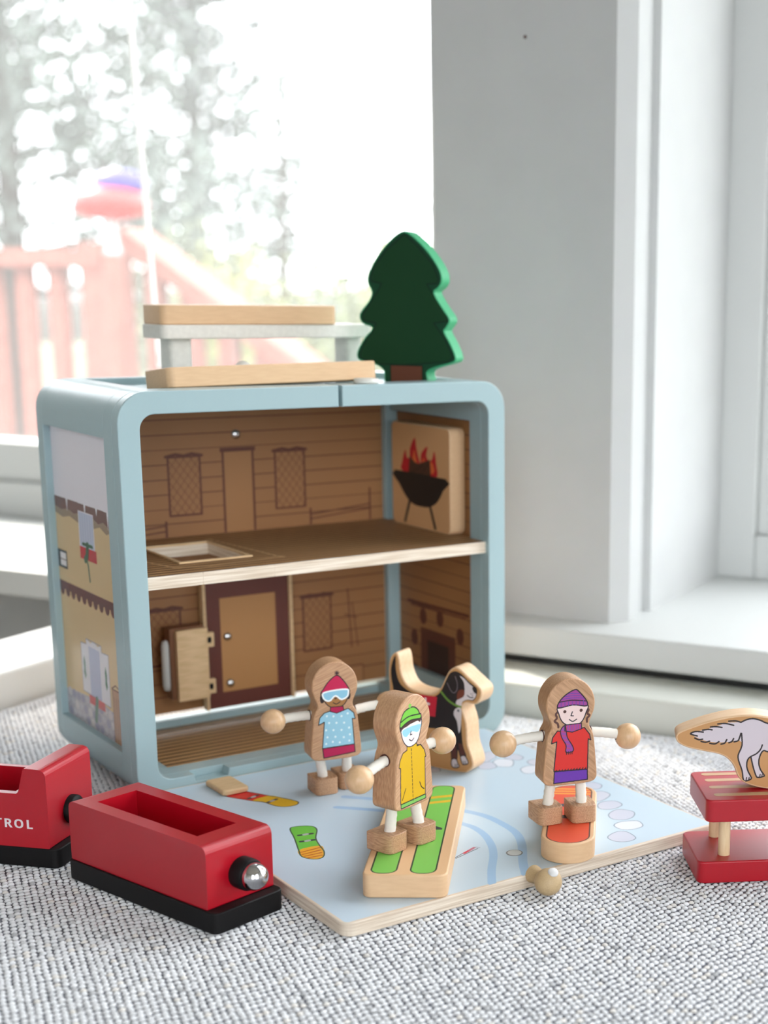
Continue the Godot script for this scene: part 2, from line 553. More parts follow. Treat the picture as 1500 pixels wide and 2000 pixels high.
# ---------------------------------------------------------------- outdoors
func leaves(o: Node3D, called: String, spots: Array, size: float, col: Color, spread: float) -> void:
	var lm := SurfaceTool.new()
	lm.begin(Mesh.PRIMITIVE_TRIANGLES)
	var a := Vector3(-0.5, 0, 0)
	var b := Vector3(0, 0.08, -0.22)
	var c := Vector3(0.5, 0, 0)
	var d := Vector3(0, 0.08, 0.22)
	quad(lm, [a, b, c, d], [Vector3.UP, Vector3.UP, Vector3.UP, Vector3.UP])
	var m := mat(Color.WHITE, 0.8)
	m.vertex_color_use_as_albedo = true
	m.backlight_enabled = true
	m.backlight = Color(0.5, 0.5, 0.5)
	var mm := MultiMesh.new()
	mm.transform_format = MultiMesh.TRANSFORM_3D
	mm.use_colors = true
	mm.mesh = lm.commit()
	mm.instance_count = spots.size()
	for i in spots.size():
		var bs := Basis(Vector3(rng.randf_range(-1, 1), rng.randf_range(-1, 1), rng.randf_range(-1, 1)).normalized(), rng.randf() * TAU).scaled(Vector3.ONE * size * rng.randf_range(0.6, 1.3))
		mm.set_instance_transform(i, Transform3D(bs, spots[i] + Vector3(rng.randfn(0, spread), rng.randfn(0, spread), rng.randfn(0, spread))))
		var k := rng.randf_range(0.7, 1.3)
		mm.set_instance_color(i, Color(col.r * k, col.g * k, col.b * k))
	var mi := MultiMeshInstance3D.new()
	mi.name = called
	mi.multimesh = mm
	mi.material_override = m
	mi.set_meta("kind", "stuff")
	o.add_child(mi, true)

func build_outdoors() -> void:
	var g := struct_node("ground", room_box(-25, 10, -1.15, -1.05, 1.2, 30), M.grass, "grassy garden ground outside the windows", "ground")
	# deck with a railing and a stair rail going down to the right
	var dk := thing("deck_railing", "reddish wooden deck railing with a sloping stair rail outside the left window", "railing", rp(-3.6, -0.62, 3.2), ROOM_TURN)
	var lb := func(x0: float, x1: float, y0: float, y1: float, z0: float, z1: float) -> Mesh:
		var st := SurfaceTool.new()
		st.begin(Mesh.PRIMITIVE_TRIANGLES)
		st.append_from(rbox((x1 - x0) * 1000, (y1 - y0) * 1000, (z1 - z0) * 1000, 3.0), 0, Transform3D(Basis(), Vector3((x0 + x1) / 2, (y0 + y1) / 2, (z0 + z1) / 2)))
		return st.commit()
	put("top_rail", lb.call(-2.2, 0.5, 0.96, 1.02, -0.07, 0.07), M.deck, dk)
	put("bottom_rail", lb.call(-2.2, 0.4, 0.08, 0.13, -0.03, 0.03), M.deck, dk)
	for i in 17:
		put("baluster", lb.call(-2.1 + i * 0.145, -2.035 + i * 0.145, 0.13, 0.96, -0.02, 0.02), M.deck, dk)
	put("newel_post", lb.call(0.40, 0.53, 0.0, 1.04, -0.06, 0.06), M.deck, dk)
	put("deck_floor", lb.call(-2.4, 0.6, -0.08, -0.0, -0.1, 1.8), M.deck, dk)
	var sr := Node3D.new()
	sr.name = "stair_railing"
	dk.add_child(sr)
	sr.position = Vector3(0.58, 0, 0)
	var slope := Basis(Vector3(0, 0, 1), -0.545)
	var hr := put("handrail", rbox(1900, 60, 150, 6), M.deck, sr)
	hr.transform = Transform3D(slope, Vector3(0.81, 0.57, 0))
	var strn := put("stringer", rbox(1900, 230, 45, 6), M.deck, sr)
	strn.transform = Transform3D(slope, Vector3(0.76, -0.18, 0))
	for i in 11:
		var x := 0.09 + i * 0.145
		var top := 0.57 - (x - 0.81) * 0.606 - 0.03
		put("baluster", lb.call(x - 0.035, x + 0.035, top - 0.72, top, -0.02, 0.02), M.deck, sr)
	# feeder with a red dome and a purple cap on the post
	var fd := thing("bird_feeder", "red domed bird feeder with a purple cap on the deck post", "bird feeder", rp(-2.93, 0.42, 3.0))
	put("stem", lathe(V([0, -40, 26, -38, 16, 0, 16, 70, 0, 72]), 16), mat(Color(0.85, 0.82, 0.82), 0.5), fd)
	put("dome", lathe(V([0, 62, 40, 64, 100, 84, 118, 108, 112, 136, 82, 158, 30, 168, 0, 169]), 24), mat(Color(0.86, 0.10, 0.06), 0.4), fd)
	put("cap", lathe(V([0, 0, 74, 0, 84, 22, 74, 50, 30, 64, 0, 65]), 20), mat(Color(0.16, 0.08, 0.5), 0.4), fd, Vector3(0.035, 0.155, 0.0))
	put("post", lathe(V([30, -1040, 30, -40, 0, -38]), 12), M.deck, fd)
	# trees
	var big := thing("pine_tree", "tall grey green pine with an open crown at the left of the window", "tree", rp(-8.2, -1.05, 8.0), 0, "trees beyond the deck")
	pine(big, 5.6, 2.0, 13000, Color(0.15, 0.18, 0.16), 0.12)
	var big2 := thing("pine_tree", "second open pine standing just behind the feeder", "tree", rp(-9.6, -1.05, 12.0), 1.1, "trees beyond the deck")
	pine(big2, 5.6, 1.7, 8000, Color(0.16, 0.18, 0.17), 0.13)
	var sap := thing("conifer_sapling", "slender young conifer with sparse branches against the white sky", "tree", rp(-5.8, -1.05, 8.0), 0, "trees beyond the deck")
	pine(sap, 2.75, 0.75, 800, Color(0.15, 0.19, 0.17), 0.075)
	var sap2 := thing("conifer_sapling", "small conifer top beside the wall pier, behind the toy tree", "tree", rp(-4.72, -1.05, 8.0), 0.7, "trees beyond the deck")
	pine(sap2, 1.95, 0.55, 700, Color(0.15, 0.19, 0.17), 0.075)
	var k := 0
	for b in [[-6.35, 7.6, 1.75, 0.6, "low grey shrub beside the stair rail"], [-5.45, 7.0, 1.55, 0.55, "yellowish shrub behind the white toy bench"], [-4.85, 7.4, 1.72, 0.55, "olive shrub in front of the slender conifer"], [-4.15, 7.0, 1.62, 0.55, "pale green shrub left of the toy tree"], [-3.5, 7.2, 1.7, 0.5, "greenish shrub half hidden by the wall pier"]]:
		var s := thing("shrub", b[4], "shrub", rp(b[0], -1.05, b[1]), k * 0.8, "shrubs beyond the stair rail")
		var sp := []
		for i in 1600:
			var u := Vector3(rng.randfn(0, 1), rng.randfn(0, 1), rng.randfn(0, 1)).normalized() * pow(rng.randf(), 0.4)
			sp.append(Vector3(u.x * b[3], b[2] * 0.52 + u.y * b[2] * 0.5, u.z * b[3]))
		put("stem", tube(seg_path(Vector3.ZERO, Vector3(0.02, b[2] * 0.8, 0), 4), 0.03, 0.008, 8), M.bark, s)
		leaves(s, "foliage", sp, 0.09, [Color(0.20, 0.22, 0.15), Color(0.34, 0.34, 0.14), Color(0.22, 0.25, 0.13), Color(0.26, 0.29, 0.14), Color(0.2, 0.25, 0.13)][k], 0.05)
		k += 1

func pine(o: Node3D, h: float, r: float, count: int, col: Color, size: float) -> void:
	put("trunk", tube(seg_path(Vector3.ZERO, Vector3(0.03, h, 0.02), 6), 0.022 * h, 0.004 * h, 10), M.bark, o)
	var st := SurfaceTool.new()
	st.begin(Mesh.PRIMITIVE_TRIANGLES)
	var sp := []
	var nb := int(10 + h * 6)
	for i in nb:
		var t := 0.22 + 0.78 * float(i) / nb
		var len_ := r * (1.06 - t) * rng.randf_range(0.7, 1.2) + 0.08
		var a := i * 2.4 + rng.randf() * 0.6
		var p0 := Vector3(0.03 * t, h * t, 0.02 * t)
		var p1 := p0 + Vector3(cos(a) * len_, len_ * 0.28, sin(a) * len_)
		st.append_from(tube(seg_path(p0, p1, 3, Vector3(0, -0.05 * len_, 0)), 0.006 * h, 0.002 * h, 5), 0, Transform3D())
		var each := int(float(count) / nb)
		for j in each:
			var u := pow(rng.randf(), 0.7)
			sp.append(p0.lerp(p1, 0.15 + 0.9 * u) + Vector3(rng.randfn(0, 0.11), rng.randfn(0, 0.09), rng.randfn(0, 0.11)) * (0.4 + len_))
	put("branches", st.commit(), M.bark, o)
	leaves(o, "foliage", sp, size, col, 0.02)

# ---------------------------------------------------------------- woven cushion
func build_cushion() -> void:
	var c := thing("seat_cushion", "heather grey woven seat cushion under all the toys", "cushion")
	var base := mat(Color(0.37, 0.38, 0.42), 0.95)
	put("cushion_body", room_box(-0.294, 1.4, -0.075, -0.0012, -1.4, -0.049, 9.0), base, c)
	# yarn bumps of the weave
	var st := SurfaceTool.new()
	st.begin(Mesh.PRIMITIVE_TRIANGLES)
	var rows := 3
	var segs := 8
	for i in rows:
		for j in segs:
			var p := []
			var n := []
			for q in [[i, j], [i, j + 1], [i + 1, j + 1], [i + 1, j]]:
				var e: float = PI / 2 * q[0] / rows
				var a: float = TAU * q[1] / segs
				p.append(Vector3(cos(e) * cos(a) * 1.78, sin(e) * 1.25, cos(e) * sin(a) * 1.5) * MM)
				n.append(Vector3(cos(e) * cos(a) / 1.78, sin(e) / 1.25, cos(e) * sin(a) / 1.5).normalized())
			quad(st, p, n)
	var mm := MultiMesh.new()
	mm.transform_format = MultiMesh.TRANSFORM_3D
	mm.use_colors = true
	mm.mesh = st.commit()
	var dirv := Vector3(-sin(deg_to_rad(13)), 0, cos(deg_to_rad(13)))
	var acr := Vector3(cos(deg_to_rad(13)), 0, sin(deg_to_rad(13)))
	var tr := []
	var cl := []
	var pitch_a := 0.0031
	var pitch_b := 0.0039
	var tint := FastNoiseLite.new()
	tint.frequency = 0.09
	tint.seed = 3
	for i in range(-190, 200):
		var off := rng.randf()
		for j in range(-150, 150):
			var p := Vector3(0.1, 0, 0.12) + acr * (i * pitch_a) + dirv * ((j + off + 0.5 * (i & 1)) * pitch_b)
			var d := p - RO
			var n := d.dot(RB)
			var s := d.dot(RA)
			if n > -0.0525 or s < -0.2905:
				continue
			if d.length() > 0.72 or p.z > 0.62 or p.x < -0.32:
				continue
			var edge := minf(minf(-0.049 - n, s + 0.294), 0.009)
			var drop := 0.009 - sqrt(maxf(0.0, 0.009 * 0.009 - pow(0.009 - edge, 2)))
			var b := Basis(acr, Vector3.UP, dirv) * Basis(Vector3.RIGHT, 0.52 + rng.randfn(0, 0.08)) * Basis(Vector3.UP, 0.28 + rng.randfn(0, 0.14))
			b = b.scaled(Vector3(rng.randf_range(0.88, 1.08), rng.randf_range(0.8, 1.1), rng.randf_range(0.88, 1.08)))
			tr.append(Transform3D(b, p + Vector3(rng.randfn(0, 0.00018), -0.00135 - drop, rng.randfn(0, 0.00018))))
			var k := 0.755 + rng.randfn(0, 0.028) + 0.06 * tint.get_noise_2d(i, j)
			var roll := rng.randf()
			if roll < 0.03:
				k *= rng.randf_range(0.6, 0.8)
			cl.append(Color(k * 0.985, k, k * 1.03) if roll < 0.94 else Color(k, k * 0.97, k * 0.93))
	mm.instance_count = tr.size()
	for i in tr.size():
		mm.set_instance_transform(i, tr[i])
		mm.set_instance_color(i, cl[i])
	var ym := mat(Color.WHITE, 0.95, 0.2)
	ym.vertex_color_use_as_albedo = true
	var mi := MultiMeshInstance3D.new()
	mi.name = "woven_yarn"
	mi.multimesh = mm
	mi.material_override = ym
	mi.set_meta("kind", "stuff")
	c.add_child(mi, true)

# ---------------------------------------------------------------- toy house
const HW := 250.0
const HH := 231.7
func frame_outline(t: float, r_out: float, r_in: float, slot: bool, notch: bool) -> PackedVector2Array:
	# a closed C around the opening, cut through at the top
	var q := PackedVector2Array()
	var xa := 132.7 if slot else 133.7
	var xb := 135.0 if slot else 133.72
	q.append(Vector2(xa, HH))
	var cs := [Vector2(r_out, HH - r_out), Vector2(r_out, r_out), Vector2(HW - r_out, r_out), Vector2(HW - r_out, HH - r_out)]
	for i in 4:
		for j in 9:
			var a := PI / 2 + PI / 2 * i + PI / 2 * j / 8
			q.append(cs[i] + Vector2(cos(a), sin(a)) * r_out)
	q.append(Vector2(xb, HH))
	q.append(Vector2(xb, HH - t))
	var ci := [Vector2(HW - t - r_in, HH - t - r_in), Vector2(HW - t - r_in, t + r_in), Vector2(t + r_in, t + r_in), Vector2(t + r_in, HH - t - r_in)]
	for i in 4:
		for j in 7:
			var a := PI / 2 - PI / 2 * i - PI / 2 * j / 6
			q.append(ci[i] + Vector2(cos(a), sin(a)) * r_in)
		if i == 1 and notch:
			for p in [[55.0, t], [54.0, 8.2], [34.5, 8.2], [33.5, t]]:
				q.append(Vector2(p[0], p[1]))
	q.append(Vector2(xa, HH - t))
	return q

func siding(c: Cv, x0: float, x1: float, ys: Array, col: Color) -> void:
	var flip := false
	for y in ys:
		c.rect(x0, y - 0.3, x1, y + 0.3, col)
		flip = not flip

func lattice_window(c: Cv, xa: float, ya: float, xb: float, yb: float, tan_: Color, br: Color) -> void:
	c.rect(xa, ya, xb, yb, tan_)
	var st := 5.2
	var w := xb - xa
	var h := yb - ya
	var k := -h
	while k < w + h:
		for sgn in [1.0, -1.0]:
			var p := PackedVector2Array()
			for e in 2:
				var yy := h * e
				var xx: float = k + yy * 0.75 if sgn > 0 else k + (h - yy) * 0.75
				p.append(Vector2(xa + xx, ya + yy))
			# clip to the frame
			var a := p[0]
			var b := p[1]
			var t0 := 0.0
			var t1 := 1.0
			var dx := b.x - a.x
			var ta := (xa - a.x) / dx
			var tb := (xb - a.x) / dx
			t0 = maxf(t0, minf(ta, tb)); t1 = minf(t1, maxf(ta, tb))
			if t1 > t0:
				c.line(PackedVector2Array([a.lerp(b, t0), a.lerp(b, t1)]), 0.36, br.lerp(tan_, 0.25))
		k += st
	c.line(V([xa, ya, xb, ya, xb, yb, xa, yb]), 1.25, br, true)
	c.line(V([xa - 1.5, yb + 0.5, xa + w * 0.25, yb + 1.8, xa + w * 0.5, yb + 0.6, xa + w * 0.75, yb + 1.8, xb + 1.5, yb + 0.5]), 1.9, br)

func flat_quad(w: float, h: float, c: Cv) -> Mesh:    # mm sized print face, lying in x/y, facing +z, with the canvas over it
	var st := SurfaceTool.new()
	st.begin(Mesh.PRIMITIVE_TRIANGLES)
	quad(st, [Vector3(c.x0, c.y1 - h, 0) * MM, Vector3(c.x0 + w, c.y1 - h, 0) * MM, Vector3(c.x0 + w, c.y1, 0) * MM, Vector3(c.x0, c.y1, 0) * MM], [Vector3.BACK, Vector3.BACK, Vector3.BACK, Vector3.BACK], [Vector2(0, 1), Vector2(1, 1), Vector2(1, 0), Vector2(0, 0)])
	return st.commit()

func printed_panel(parent: Node3D, called: String, c: Cv, t: float, m_back: Material, xf: Transform3D, rough := 0.45) -> MeshInstance3D:
	# a thin board whose front (+z) carries the print
	var both := slab(rr(c.x0, c.y1 - c.h, c.x0 + c.w, c.y1, 0.6, 2), t, 0.25, c)
	var o := put(called, both[0], m_back, parent)
	o.transform = xf
	put("printed_face", both[1], print_mat(c, rough), o)
	return o

func build_house() -> void:
	var h := thing("toy_house", "pale blue two-storey toy house with an open front and wooden interior", "toy house")
	put("front_frame", slab(frame_outline(12.4, 17.0, 8.5, true, true), 9.0, 0.7, null, 0.0, true)[0], M.blue, h)
	put("frame_band", slab(frame_outline(12.4, 17.0, 8.5, true, false), 13.0, 0.35, null, -9.0, true)[0], M.blue, h)
	# back ring: thicker inside, with a light gap at the foot
	var q := PackedVector2Array()
	var cs := [Vector2(17, HH - 17), Vector2(17, 17), Vector2(HW - 17, 17), Vector2(HW - 17, HH - 17)]
	q.append(Vector2(125, HH))
	for i in 4:
		for j in 9:
			var a := PI / 2 + PI / 2 * i + PI / 2 * j / 8
			q.append(cs[i] + Vector2(cos(a), sin(a)) * 17.0)
	q.append(Vector2(125.05, HH))
	for p in [[125.05, 215.5], [234, 215.5], [234, 10.2], [16, 10.2], [16, 215.5], [125, 215.5]]:
		q.append(Vector2(p[0], p[1]))
	put("back_frame", slab(q, 10.6, 0.6, null, -122.8, true)[0], M.blue, h)
	# four rounded corner rails
	for s in 4:
		var pr := PackedVector2Array()
		pr.append(Vector2(0, 205.5))
		for j in 9:
			var a := PI - PI / 2 * j / 8
			pr.append(Vector2(17, HH - 17) + Vector2(cos(a), sin(a)) * 17.0)
		for p in [[26.2, HH], [26.2, 219.3], [20, 219.3], [14, 217.5], [12.4, 212], [12.4, 205.5]]:
			pr.append(Vector2(p[0], p[1]))
		var fl := PackedVector2Array()
		for p in pr:
			fl.append(Vector2(HW - p.x if s & 1 else p.x, HH - p.y if s & 2 else p.y))
		put("corner_rail", slab(fl, 100.8, 0.3, null, -22.0, true)[0], M.blue, h)
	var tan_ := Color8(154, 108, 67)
	var br := Color8(92, 48, 34)
	var ln := Color8(88, 50, 33)
	# ---- back panel
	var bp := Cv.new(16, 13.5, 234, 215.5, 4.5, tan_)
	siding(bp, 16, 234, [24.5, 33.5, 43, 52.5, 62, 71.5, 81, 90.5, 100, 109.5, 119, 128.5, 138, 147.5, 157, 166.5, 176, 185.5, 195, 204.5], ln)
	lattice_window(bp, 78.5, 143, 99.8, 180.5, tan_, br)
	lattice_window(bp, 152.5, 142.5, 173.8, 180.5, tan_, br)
	bp.rect(115.6, 122, 136.6, 183.5, Color8(160, 114, 71))
	bp.line(V([115.6, 120, 115.6, 183.5, 136.6, 183.5, 136.6, 120]), 1.6, br)
	bp.rect(113.8, 182.2, 138.4, 184.8, br)
	for x in [177.5, 223.3]:
		bp.rect(x - 0.7, 122, x + 0.7, 141 if x < 200 else 152, br)
	bp.line(V([177.5, 136.5, 223.3, 140.5]), 0.9, br)
	bp.line(V([177.5, 133.5, 223.3, 137.5]), 0.9, br)
	bp.rect(74.6, 122, 76.2, 140, br)
	bp.line(V([58, 132, 75, 133.4]), 0.9, br)
	bp.line(V([58, 135.5, 75, 137.0]), 0.9, br)
	lattice_window(bp, 169.6, 41.5, 190.8, 79.0, tan_, br)
	lattice_window(bp, 60.5, 46, 81.5, 82.0, tan_, br)
	bp.line(V([206.5, 40, 204.2, 82]), 0.9, br)
	bp.line(V([211.5, 40, 207.6, 72]), 0.7, br)
	bp.line(V([201.5, 64, 211, 60.5]), 0.7, br)
	bp.rect(193, 13.5, 215, 26, Color8(165, 118, 76))
	bp.line(V([193, 13.5, 193, 26, 215, 26, 215, 13.5]), 0.8, br)
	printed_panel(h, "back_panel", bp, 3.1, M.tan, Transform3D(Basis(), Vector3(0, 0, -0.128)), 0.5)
	put("magnet_button", lathe(V([3.3, 0, 3.1, 1.2, 1.6, 2.0, 0, 2.1]), 16), M.chrome, h, Vector3(0.1252, 0.1933, -0.128), Vector3(PI / 2, 0, 0))
	# ---- side panels
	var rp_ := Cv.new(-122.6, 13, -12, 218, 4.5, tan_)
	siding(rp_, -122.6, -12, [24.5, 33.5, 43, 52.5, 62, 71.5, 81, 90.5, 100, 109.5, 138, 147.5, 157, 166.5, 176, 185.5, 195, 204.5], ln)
	rp_.line(V([-111, 72.4, -33, 74.2]), 2.4, br)
	rp_.line(V([-107, 70.2, -37, 71.6]), 1.2, br)
	rp_.rect(-94.5, 12, -49.5, 56, br)
	rp_.rect(-86, 14, -58, 48, Color8(48, 24, 20))
	for p in [[-91.0, 64.0], [-69.0, 66.0], [-103.0, 47.0], [-43.5, 58.0], [-102.0, 22.0], [-43.0, 30.0]]:
		rp_.disc(Vector2(p[0], p[1]), 4.6, br, 6.0)
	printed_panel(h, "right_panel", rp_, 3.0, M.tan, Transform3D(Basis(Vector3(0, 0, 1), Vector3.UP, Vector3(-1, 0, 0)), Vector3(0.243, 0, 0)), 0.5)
	printed_panel(h, "left_panel", left_print(), 3.0, M.tan, Transform3D(Basis(Vector3(0, 0, 1), Vector3.UP, Vector3(-1, 0, 0)), Vector3(0.0042, 0, 0)), 0.22)
	# ---- floor, shelf, roof
	var fp := Cv.new(13, -122, 237, -8, 6.0, Color8(206, 166, 116))
	plank_print(fp, Color8(84, 52, 32))
	printed_panel(h, "floor_panel", fp, 3.0, M.tan, Transform3D(Basis(Vector3(1, 0, 0), Vector3(0, 0, 1), Vector3(0, -1, 0)).inverse() if false else Basis(Vector3(1, 0, 0), Vector3(0, 0, 1), Vector3(0, 1, 0)), Vector3(0, 0.0055, 0)), 0.3)
	put("roof_panel", slab(rr(24.5, -125, 225.5, -20, 1.0, 2), 3.0, 0.3, null, 227.7, true)[0], M.blue, h).transform = Transform3D(Basis(Vector3(1, 0, 0), Vector3(0, 0, 1), Vector3(0, 1, 0)), Vector3.ZERO)
	var sh := put("shelf", shelf_mesh(), M.ply, h)
	var sc := Cv.new(12.6, -127.8, 242.8, -4, 4.5, Color8(178, 136, 90))
	plank_print(sc, Color8(82, 50, 30))
	sc.line(smooth(V([38, -26, 101, -26, 104, -30, 96, -104, 92, -107, 40, -107]), true, 3), 1.1, Color8(214, 180, 134), true)
	put("printed_planks", shelf_top(sc), print_mat(sc, 0.6), sh)
	put("hatch_rim", slab(ring_strip(), 1.4, 0.2, null, 0.0, true)[0], M.pale, sh, Vector3(0, 0.1303, 0), Vector3(-PI / 2, 0, 0))
	# ---- swing door standing in the lower room
	var dp := Cv.new(95.5, 13.0, 155.6, 98.5, 6.0, Color8(96, 46, 36))
	dp.rect(106, 23.6, 145.6, 87.4, Color8(176, 128, 78))
	var door := printed_panel(h, "cabin_door", dp, 3.0, M.pale, Transform3D(Basis(), Vector3(0, 0, -0.121)), 0.5)
	for x in [94.6, 156.4]:
		put("edge_strip", slab(rr(x - 1.1, 13, x + 1.1, 98.5, 0.4, 2), 6.0, 0.3, null, 2.0, true)[0], M.pale, door)
	for p in [[110.4, 61.3], [111.1, 29.4]]:
		put("magnet_button", lathe(V([2.9, 0, 2.7, 1.4, 1.4, 2.2, 0, 2.4]), 16), M.chrome, door, Vector3(p[0], p[1], 0) * MM, Vector3(PI / 2, 0, 0))
	var lf := put("hinged_leaf", slab(rr(69.2, 26.2, 90.2, 72.8, 0.6, 2), 3.2, 0.3, null, 0.0, true)[0], M.pale, h, Vector3(0, 0, -0.105))
	put("leaf_backing", slab(rr(66.0, 27.0, 89.0, 74.0, 0.8, 2), 9.0, 0.4, null, 0.0, true)[0], mat(Color8(120, 78, 50), 0.5), lf, Vector3(0, 0, -0.0034))
	put("white_roll", lathe(V([0, -17, 2.4, -16, 3.2, -13, 3.2, 13, 2.4, 16, 0, 17]), 14), M.white, lf, Vector3(0.0655, 0.049, -0.009))
	for y in [64.6, 33.6]:
		put("hinge_lug", slab(rr(88.6, y - 4.8, 94.2, y + 4.8, 0.5, 2), 3.0, 0.3, null, 0.0, true)[0], M.pale, lf, Vector3(0, 0, 0.0004))
		put("hinge_hole", slab(rr(89.6, y - 1.9, 92.2, y + 1.9, 0.5, 2), 0.6, 0.1, null, 0.0, true)[0], M.black, lf, Vector3(0, 0, 0.0008))
	# ---- barbecue block leaning on the right wall upstairs
	var gb := Cv.new(-111, 128, -34, 200, 7.0, Color8(214, 166, 118))
	gb.poly(smooth(V([-94.2, 166, -95.5, 173, -91.4, 181, -89.5, 176, -86, 176.5, -85, 183, -79, 190, -77, 183, -72, 173, -71, 180, -63, 185.5, -64.5, 179, -60.5, 176, -57, 178, -54.5, 183, -52.5, 176, -54, 165]), true, 4), Color8(196, 28, 40))
	gb.poly(smooth(V([-83, 174, -80, 182, -77, 175, -72, 170, -68, 178, -65, 172, -58, 176, -56, 168, -86, 168]), true, 3), Color8(228, 110, 60))
	gb.poly(V([-88, 164, -86, 177.5, -79, 173.5, -74.5, 173, -60, 177, -59, 164]), Color8(72, 46, 34))
	gb.line(V([-84, 166, -70, 172]), 0.8, Color8(50, 30, 24))
	gb.line(V([-72, 166, -62, 174]), 0.8, Color8(50, 30, 24))
	gb.poly(smooth(V([-106, 165.5, -40, 165.5, -44, 158, -51, 150, -60, 145.6, -70, 144.4, -82, 145, -91, 149, -100, 157]), true, 3), Color8(24, 21, 22))
	gb.poly(V([-106.4, 166.2, -39.8, 166.2, -41.5, 162.5, -104, 162.5]), Color8(24, 21, 22))
	gb.line(V([-86.5, 147, -93.0, 132.4]), 2.7, Color8(24, 21, 22))
	gb.line(V([-61.0, 147, -54.3, 132.0]), 2.7, Color8(24, 21, 22))
	var g := thing("barbecue_block", "tan wooden block printed with a flaming black barbecue, upstairs in the toy house", "toy block")
	var gm := slab(rr(-110.0, 129.4, -35.2, 199.4, 4.5, 5), 11.7, 0.9, gb)
	var gx := Transform3D(Basis(Vector3(0, 0, 1), Vector3.UP, Vector3(-1, 0, 0)), Vector3(0.231, 0, 0))
	put("block", gm[0], M.plain_wood, g).transform = gx
	put("printed_face", gm[1], print_mat(gb, 0.5), g).transform = gx

func plank_print(c: Cv, dark: Color) -> void:
	var y := c.y1 - c.h + 3.0
	var i := 0
	while y < c.y1:
		c.rect(c.x0, y - 1.4, c.x0 + c.w, y + 1.4, dark)
		y += 6.6
		i += 1

func shelf_mesh() -> Mesh:
	var st := SurfaceTool.new()
	st.begin(Mesh.PRIMITIVE_TRIANGLES)
	for b in [[12.6, 46, -127.8, -4], [90, 242.8, -127.8, -4], [46, 90, -36, -4], [46, 90, -127.8, -98]]:
		st.append_from(rbox(b[1] - b[0], 7.3, b[3] - b[2], 0.25), 0, Transform3D(Basis(), Vector3((b[0] + b[1]) / 2, 125.6, (b[2] + b[3]) / 2) * MM))
	return st.commit()

func shelf_top(c: Cv) -> Mesh:
	var st := SurfaceTool.new()
	st.begin(Mesh.PRIMITIVE_TRIANGLES)
	for b in [[12.6, 46, -127.8, -4.4], [90, 242.8, -127.8, -4.4], [46, 90, -36, -4.4], [46, 90, -127.8, -98]]:
		var p := []
		var uv := []
		for q in [[0, 2], [1, 2], [1, 3], [0, 3]]:
			p.append(Vector3(b[q[0]], 129.3, b[q[1]]) * MM)
			uv.append(Vector2((b[q[0]] - c.x0) / c.w, (c.y1 - b[q[1]]) / c.h))
		quad(st, p, [Vector3.UP, Vector3.UP, Vector3.UP, Vector3.UP], uv)
	return st.commit()

func ring_strip() -> PackedVector2Array:
	# pale rim round the hatch, as a closed C (x, -z)
	return V([68, 35, 91, 35, 91, 99, 45, 99, 45, 35, 67.9, 35, 67.9, 37, 47, 37, 47, 97, 89, 97, 89, 37, 68, 37])

